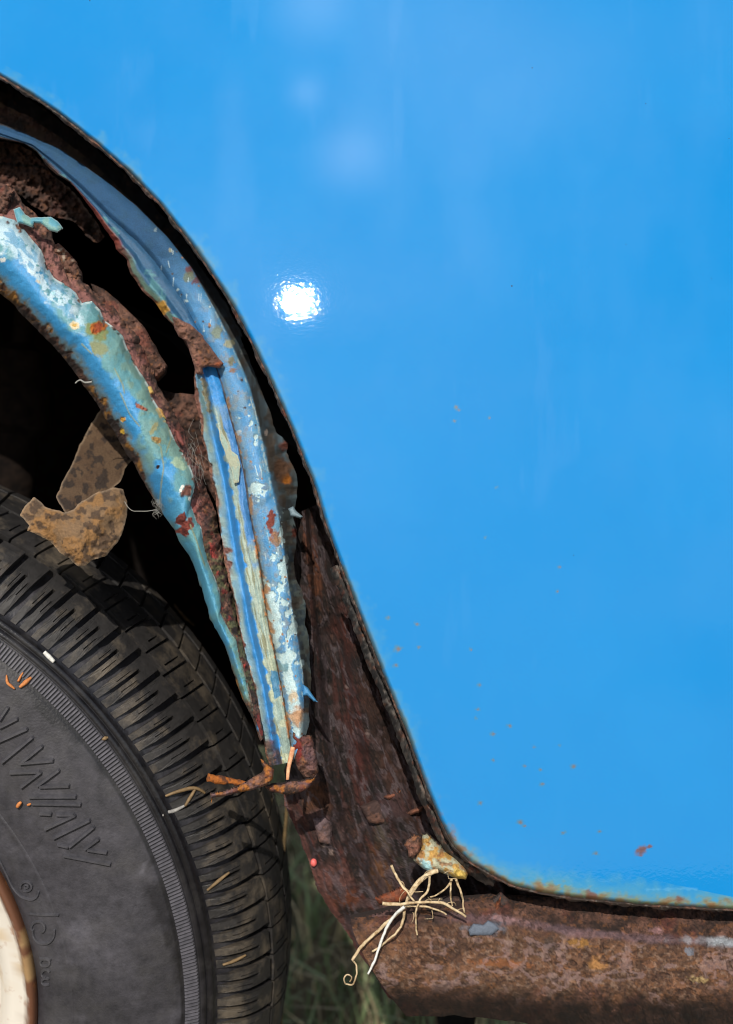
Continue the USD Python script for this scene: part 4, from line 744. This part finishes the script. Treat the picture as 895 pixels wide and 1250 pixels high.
def arc(cx, cy, rx, ry, a0, a1, n=16): t = np.radians(np.linspace(a0, a1, n)); return np.array([z2(cx + rx * math.cos(k), cy + ry * math.sin(k)) for k in t])
for pts in (resample(np.array([z2(-20, 70), z2(40, 190), z2(100, 310), z2(160, 365), z2(215, 380), z2(255, 355), z2(265, 325)]), 22, True), arc(180, 290, 38, 32, -200, 120), arc(182, 288, 12, 10, 0, 359), np.array([z2(120, 470), z2(210, 478), z2(300, 484), z2(400, 484)]), arc(300, 600, 74, 82, -10, 190), arc(262, 570, 46, 40, 150, 420), arc(310, 808, 32, 26, 0, 359), np.array([z2(272, 782), z2(300, 786), z2(345, 790)]), arc(315, 885, 28, 26, 100, 330), arc(318, 940, 30, 22, 60, 300)):
    obj('sidewall_mark', bar(pts, .0008, .0013), 'side_rubber', tyre, smooth=False)

# ---- wheel rim
def revolve(pr, nth=360, colf=None):
    th = np.linspace(0, 2 * math.pi, nth, endpoint=False); pr = np.array(pr); n = len(pr)
    TH, R_ = np.meshgrid(th, pr[:, 0], indexing='ij'); V = tyre_pt(TH, R_, np.broadcast_to(pr[:, 1], TH.shape)).reshape(-1, 3)
    i, j = np.meshgrid(np.arange(nth), np.arange(n - 1), indexing='ij'); i, j = i.ravel(), j.ravel(); i2 = (i + 1) % nth
    f = np.c_[i * n + j, i2 * n + j, i2 * n + j + 1, i * n + j + 1]; f = np.vstack([f[:, [0, 1, 2]], f[:, [0, 2, 3]]])
    return Piece(V, f, colf(R_.ravel(), V), np.full(len(V), .5))
def rimcol(r, V):
    P2 = V[:, [0, 2]] * 2000; n1 = N(P2, 14, 3, 4); c = np.tile(lin((216, 210, 198)), (len(V), 1))
    b = sstep(.1665, .1705, r + (n1 - .5) * .004)[:, None]; c = c * (1 - b) + lin((104, 68, 48)) * b
    b = .5 * sstep(.60, .75, N(P2, 30, 4, 4))[:, None]; return c * (1 - b) + lin((190, 160, 110)) * b
obj('wheel_rim', revolve([(.1745, .018), (.1748, .009), (.1740, .0055), (.1722, .0038), (.1705, .0046), (.1690, .0075), (.1665, .0100), (.1600, .0115), (.155, .0135), (.150, .022), (.146, .040), (.138, .055), (.11, .058), (.09, .045), (.05, .040), (.0, .040)], colf=rimcol), 'rim_paint', car)

# ------------------------------------------------------------------ loose things
# curled flake on the tyre shoulder
def scabpaint(seed, c1, c2, dk):
    def f(p, e):
        pt = Paint(p, c1, .9); pt.over(.8 * sstep(.4, .65, N(p, 12, seed, 4)), c2, .9, .6); pt.over(.85 * sstep(.54, .62, N(p, 8, seed + 1, 3)), dk, .95, 1); pt.over(.5 * (1 - sstep(0, 3, e)), (172, 150, 124), .9); return pt
    return f
fl = thing('rust_flake', 'large tan and brown curled rust flake lying on top of the tyre', 'rust flake', world(np.array([90., 660.]), .68))
def dsc(p, e): return .668 + .00022 * (p[:, 1] - 640) * -1 - .010 * np.clip(e / 30, 0, 1) ** .7 + .00012 * (p[:, 0] - 90) + .010 * (N(p, 46, 8, 2) - .5)
obj('lower_lobe', polysheet(A(24, 628, 30, 618, 41, 607, 46, 611, 52, 618, 62, 622, 76, 625, 90, 622, 104, 610, 120, 600, 138, 595, 149, 598, 155, 612, 154, 630, 150, 648, 142, 664, 128, 678, 112, 684, 104, 690, 94, 692, 86, 682, 74, 674, 62, 660, 46, 652, 34, 648, 36, 640), dsc, 1.3, .0009, scabpaint(201, (124, 98, 70), (140, 102, 58), (70, 55, 43)), 2.4, 26, .0040, False), 'rust_metal', fl)
obj('upper_lobe', polysheet(A(132, 490, 146, 500, 160, 520, 172, 548, 164, 562, 154, 572, 144, 590, 128, 602, 108, 612, 92, 626, 80, 626, 68, 606, 74, 592, 86, 572, 96, 548, 104, 528, 116, 510, 124, 497), lambda p, e: .684 - .004 * np.sqrt(np.clip(e / 22, 0, 1)) + .0009 * np.clip(622 - p[:, 1], 0, 85), 1.3, .0009, scabpaint(203, (88, 68, 48), (78, 58, 40), (38, 29, 24)), 2.2, 27, .0044, False), 'rust_metal', fl)  # darker browns than the lower lobe: the lip's shadow painted in

# scab of paint and filler hanging above the roots
sc = thing('paint_scab', 'yellow and pale blue scab of paint and filler hanging above the dry roots', 'paint scab', world(np.array([545., 1060.]), .69))
z3 = lambda *a: np.array(a, float).reshape(-1, 2) * .2234 + (400, 960)
def scab2(p, e):
    pt = Paint(p, (176, 176, 150), .8); pt.over(.9 * sstep(.45, .6, N(p, 9, 5, 4)), (190, 146, 70), .85, .6); pt.over(.7 * sstep(.55, .7, N(p, 5, 6, 3)), (150, 100, 60), .9, 1)
    pt.over(pt.blob(520, 1056, 12, 4, 35, .6, .4, 3), (170, 214, 218), .6); pt.over(pt.blob(560, 1068, 9, 6, 20, .6, .4, 4), (206, 176, 90), .8, 1); return pt
obj('filler', polysheet(z3(515, 262, 545, 254, 590, 300, 640, 350, 700, 390, 750, 440, 765, 480, 755, 508, 690, 500, 640, 480, 600, 462, 550, 468, 510, 440, 470, 408, 500, 360, 512, 320), dome_depth(.682, .008, 10, (-.00005, -.0001), (540, 1045)), 1.0, .003, scab2, 1.2, 28, .004), 'rust_metal', sc)
obj('rusty_backing', polysheet(z3(420, 322, 440, 290, 470, 268, 515, 268, 514, 330, 500, 370, 462, 392, 442, 392, 440, 350), dome_depth(.684, .004, 8), 1.0, .002, rustpaint(205, 1.1), 1.0, 29, .003), 'rust_metal', sc)

# dry roots
ro = thing('dry_roots', 'tuft of pale dry roots tangled over the corner of the rusty sill', 'roots', world(np.array([520., 1130.]), .69))
for k, (pts, w, dz) in enumerate((((600, 460, 520, 500, 460, 570, 430, 640, 330, 740, 230, 830, 180, 880, 135, 950), 3.2, .668), ((420, 660, 340, 740, 300, 830, 265, 930, 220, 1025), 2.2, .664), ((350, 430, 372, 480, 400, 530, 475, 630), 1.9, .666), ((300, 640, 400, 645, 480, 635, 600, 634, 680, 665, 755, 715), 2.4, .664), ((410, 655, 520, 655, 590, 670, 650, 700), 1.7, .668), ((560, 490, 550, 560, 500, 630, 482, 700, 490, 810), 1.7, .667), ((420, 680, 405, 760, 330, 840, 245, 905), 1.9, .668), ((680, 510, 620, 580, 560, 605), 1.6, .676), ((675, 510, 672, 570, 682, 650), 1.5, .676), ((700, 510, 735, 610, 745, 690), 1.8, .674), ((590, 458, 500, 530, 440, 620), 2.2, .671), ((135, 950, 158, 985, 155, 1040, 130, 1085, 98, 1078, 88, 1050, 110, 1028, 132, 1045, 120, 1065), 1.3, .668))):
    c = resample(z3(*pts), 40, True); n = len(c); dd = dz + .002 * np.sin(np.linspace(0, 3.1 + k, n)) + (.010 if k in (0, 10) else .0) * np.linspace(1, 0, n) ** 2
    o = np.stack([N(c, 9, 300 + k, 2), N(c, 9, 350 + k, 2)], 1) - .5
    r = w * .00038 * (1 - .35 * np.linspace(0, 1, n)) * (.85 + .3 * N(c, 7, 320 + k, 2))
    obj('root', tube(world(c + o * 1.6, dd - .007 + lean(c)), r, 8), 'white_chip' if k == 1 else 'root_pale', ro)

rgx = np.random.default_rng(12)
for k in range(14):
    a0 = z3(rgx.uniform(380, 720), rgx.uniform(470, 700))[0]; th = rgx.uniform(0, 6.28); L = rgx.uniform(10, 26)
    c = resample(np.array([a0, a0 + L * .5 * np.array([math.cos(th), math.sin(th)]) + rgx.uniform(-3, 3, 2), a0 + L * np.array([math.cos(th + .5), math.sin(th + .5)])]), 16, True)
    obj('root', tube(world(c, .661 + lean(c) + rgx.uniform(-.002, .004)), np.linspace(.00022, .00010, 16), 5), 'root_pale', ro)
def stalk(name, label, cat, pts, d, r, m_, group=None, n=14):
    pc = tube(world(resample(A(*pts), n, True), np.linspace(d[0], d[1], n)), np.linspace(r[0], r[1], n) * .00045, 7)
    return tag(obj(name, pc, m_), label, cat, group)
def tyre_stalk(name, label, cat, pts, r, m_, lift=.0012, n=14):
    """lies on the tyre where the picture shows it: found by meeting the tread surface"""
    c = resample(A(*pts), n, True); ray = world(c, 1.0) - CAM; ts = np.linspace(.55, .95, 1600); best = []
    for q_ in ray:
        X = CAM + ts[:, None] * q_; rr = np.hypot(X[:, 0] - WC[0], X[:, 2] - WC[2]); aa = X[:, 1] - WC[1]
        lim = np.where(aa < .0148, np.interp(aa, prof[9:22, 1], prof[9:22, 0]), np.interp(aa, shoulder[:, 1], shoulder[:, 0])); hit = np.nonzero((rr < lim) & (aa > -.0022))[0]
        best.append(X[hit[0]] - q_ * lift if len(hit) else None)
    P_ = [b for b in best if b is not None]
    if len(P_) < 2: return None
    rad = np.interp(np.linspace(0, 1, len(P_)), np.linspace(0, 1, len(r)), np.asarray(r, float)) * .00047
    return tag(obj(name, tube(np.array(P_), rad, 7), m_), label, cat)
tyre_stalk('white_chip', 'small white chip lodged in the groove beside the ribbed ring of the tyre', 'chip', (54, 796, 60, 802, 66, 808), (2.5, 3, 2.4), 'white_chip')
tyre_stalk('seed', 'cream seed in the tyre groove, lower than the white chip', 'seed', (125, 903, 128, 901.5, 132, 900), (1.2, 2.6, 1.0), 'straw')
tyre_stalk('husk', 'thickest orange husk on the ribbed ring of the tyre', 'husk', (24, 839, 30, 834, 38, 827), (1.6, 3, 1.5), 'husk')
tyre_stalk('husk', 'leftmost curved orange husk on the sidewall near the ribbed ring', 'husk', (8, 824, 9, 833, 13, 837, 18, 841), (.8, 1.8, 1.8, 1.0), 'husk')
tyre_stalk('husk', 'thin short orange husk between the two bigger husks', 'husk', (22, 832, 25, 826, 28, 821), (1.4, 1.4, .8), 'husk')
tyre_stalk('husk', 'orange crumb on the sidewall below the raised zigzag marks', 'husk', (21, 985, 24, 981, 26, 979), (2.0, 2.6, 1.4), 'husk')
tyre_stalk('husk', 'smaller orange crumb right of the other crumb on the sidewall', 'husk', (33, 983, 36, 982, 38, 981), (1.2, 1.6, 1.0), 'husk')
tyre_stalk('dry_stalk', 'yellow dry stalk high on the dirty tread', 'dry stalk', (213, 738, 219, 746, 227, 755, 237, 763), (1.0, 1.6, 1.8, 1.4), 'straw')
tyre_stalk('dry_stalk', 'tan forked stalk on the tread left of the bent rusty strip', 'dry stalk', (202, 972, 222, 965, 236, 962, 250, 968), (1.4, 2.2, 2.4, 1.6), 'straw')
tyre_stalk('dry_stalk', 'short steep stalk below the forked stalk on the tread', 'dry stalk', (226, 984, 232, 974, 238, 964), (1.6, 2.2, 1.8), 'straw')
tyre_stalk('dry_stalk', 'slanting tan stalk on the tread beside the ribbed ring bottom', 'dry stalk', (253, 1087, 266, 1076, 280, 1065), (1.4, 2.4, 1.4), 'straw')
tyre_stalk('dry_stalk', 'lowest tan stalk on the tread at the bottom of the photo', 'dry stalk', (272, 1178, 286, 1173, 300, 1166), (1.4, 2.2, 1.4), 'straw')
tyre_stalk('dried_mud', 'white smear of dried mud on the tread beside the forked stalk', 'dried mud', (198, 996, 204, 992, 212, 990, 222, 985, 232, 980), (1.2, 2.2, 2.6, 2.0, .8), 'dry_mud', -.0004)
stalk('wood_splinter', 'pinkish wood splinter wedged in the foot of the blue jamb', 'wood splinter', (351, 952, 352, 940, 355, 925, 358, 912), (.663, .667), (2.0, 3.4), 'wood')
bead = trimesh.creation.icosphere(3, .0019); bead.apply_translation(world(np.array([383., 1053.]), .722)); bead.vertices[:, 2] = (bead.vertices[:, 2] - bead.vertices[:, 2].mean()) * 1.25 + bead.vertices[:, 2].mean()
tag(obj('berry', bead, 'pink'), 'tiny pink berry stuck to the left edge of the rusty pillar', 'berry')
# cobwebs
def web(label, box_, d, n, seed, base, ll=(8, 30)):
    g = np.random.default_rng(seed); w = thing('cobweb', label, 'cobweb', world(np.array(base, float), d)); ps = []
    for k in range(n):
        a = np.array([g.uniform(box_[0], box_[2]), g.uniform(box_[1], box_[3])]); L = g.uniform(*ll); t = g.uniform(.6, 2.0)
        c = np.array([a, a + L * .5 * np.array([math.cos(t), math.sin(t)]) + g.uniform(-4, 4, 2), a + L * np.array([math.cos(t), math.sin(t)])])
        ps.append(tube(world(resample(c, 9, True), d + g.uniform(-.003, .003)), .00005, 4))
    obj('thread', join(ps), 'web', w, kind='stuff')
web('fine pale cobweb threads over the rust between lip and jamb', (228, 510, 246, 575), .672, 34, 1, (238, 540))
web('whitish cobweb clump on the underside of the blue lip', (188, 608, 196, 628), .672, 60, 2, (192, 618), (3, 7))
stalk('thread_tuft', 'small pale thread tuft hanging under the lip near the dark arch', 'thread', (92, 468, 98, 464, 104, 467, 112, 466), (.668, .672), (.8, 1.4), 'web')
stalk('cobweb_strand', 'single grey cobweb strand stretched from flake to lip', 'cobweb', (152, 612, 164, 624, 178, 624, 190, 622), (.672, .672), (.4, .4), 'web')

# ------------------------------------------------------------------ ground and grass
def ground():
    xs = np.r_[np.linspace(-60, -2, 30), np.linspace(-1.9, 1.9, 60), np.linspace(2, 60, 30)]; ys = np.r_[np.linspace(-60, -.5, 30), np.linspace(-.4, 3.5, 70), np.linspace(3.7, 90, 30)]
    X, Y = np.meshgrid(xs, ys, indexing='ij'); P3 = np.stack([X, Y, X * 0], -1); Z = (fbm(P3 * 4, 3, 2) - .5) * .03 - .012
    V = np.stack([X, Y, Z], -1).reshape(-1, 3); n = len(ys); i, j = np.meshgrid(np.arange(len(xs) - 1), np.arange(n - 1), indexing='ij'); i, j = i.ravel(), j.ravel()
    f = np.c_[i * n + j, (i + 1) * n + j, (i + 1) * n + j + 1, i * n + j + 1]; return Piece(V, np.vstack([f[:, [0, 1, 2]], f[:, [0, 2, 3]]]))
obj('ground', ground(), 'soil', kind='structure')
def grass():
    g = np.random.default_rng(5); n = 12000
    x, y = g.uniform(-.75, .75, n), g.uniform(.62, 2.6, n); h = g.uniform(.03, .10, n); az = g.uniform(0, 6.28, n); ln = g.uniform(.2, 1.0, n) * h; w = g.uniform(.0014, .0042, n)
    dry = g.random(n) < .34; gr = np.where(dry[:, None], lin((204, 188, 148)) * g.uniform(.35, 1.3, (n, 1)), lin((134, 152, 108)) * g.uniform(.25, 1.5, (n, 1)))
    dx, dy = np.cos(az), np.sin(az); V, Fc, C = [], [], []
    for q_ in (0, .5, 1.0):
        bx, by, bz = x + dx * ln * q_ ** 2, y + dy * ln * q_ ** 2, h * q_ * (1 - .25 * q_) - .01; ww = w * (1 - .9 * q_)
        V.append(np.stack([np.stack([bx - dy * ww, by + dx * ww, bz], 1), np.stack([bx + dy * ww, by - dx * ww, bz], 1)], 1))
    V = np.concatenate(V, 1).reshape(-1, 3); o = np.arange(n)[:, None] * 6
    fs = np.array([(0, 1, 3), (0, 3, 2), (2, 3, 5), (2, 5, 4)]); Fc = (o[:, None, :] + fs[None]).reshape(-1, 3)
    return Piece(V, Fc, np.repeat(gr, 6, 0), np.full(n * 6, .6))
tag(obj('grass', grass(), 'grass', smooth=False), 'dark green and straw-coloured grass growing under the car', 'grass', kind='stuff')
for k, (pts, lab) in enumerate((((352, 960, 346, 1040, 338, 1120, 332, 1250, 330, 1330), 'long brown dry grass stem hanging closest along the tread'), ((330, 975, 340, 1060, 344, 1150, 342, 1250, 340, 1340), 'olive dry grass stem right of the tread, gently bowed'), ((338, 1045, 342, 1075, 340, 1100, 336, 1115), 'short orange dry stem near the tread with a pale tip'))):
    stalk('dry_grass_stem', lab, 'dry grass', pts, (.80, .84) if k < 2 else (.79, .80), (2.6, 3.6), 'old_straw' if k < 2 else 'husk', n=24)
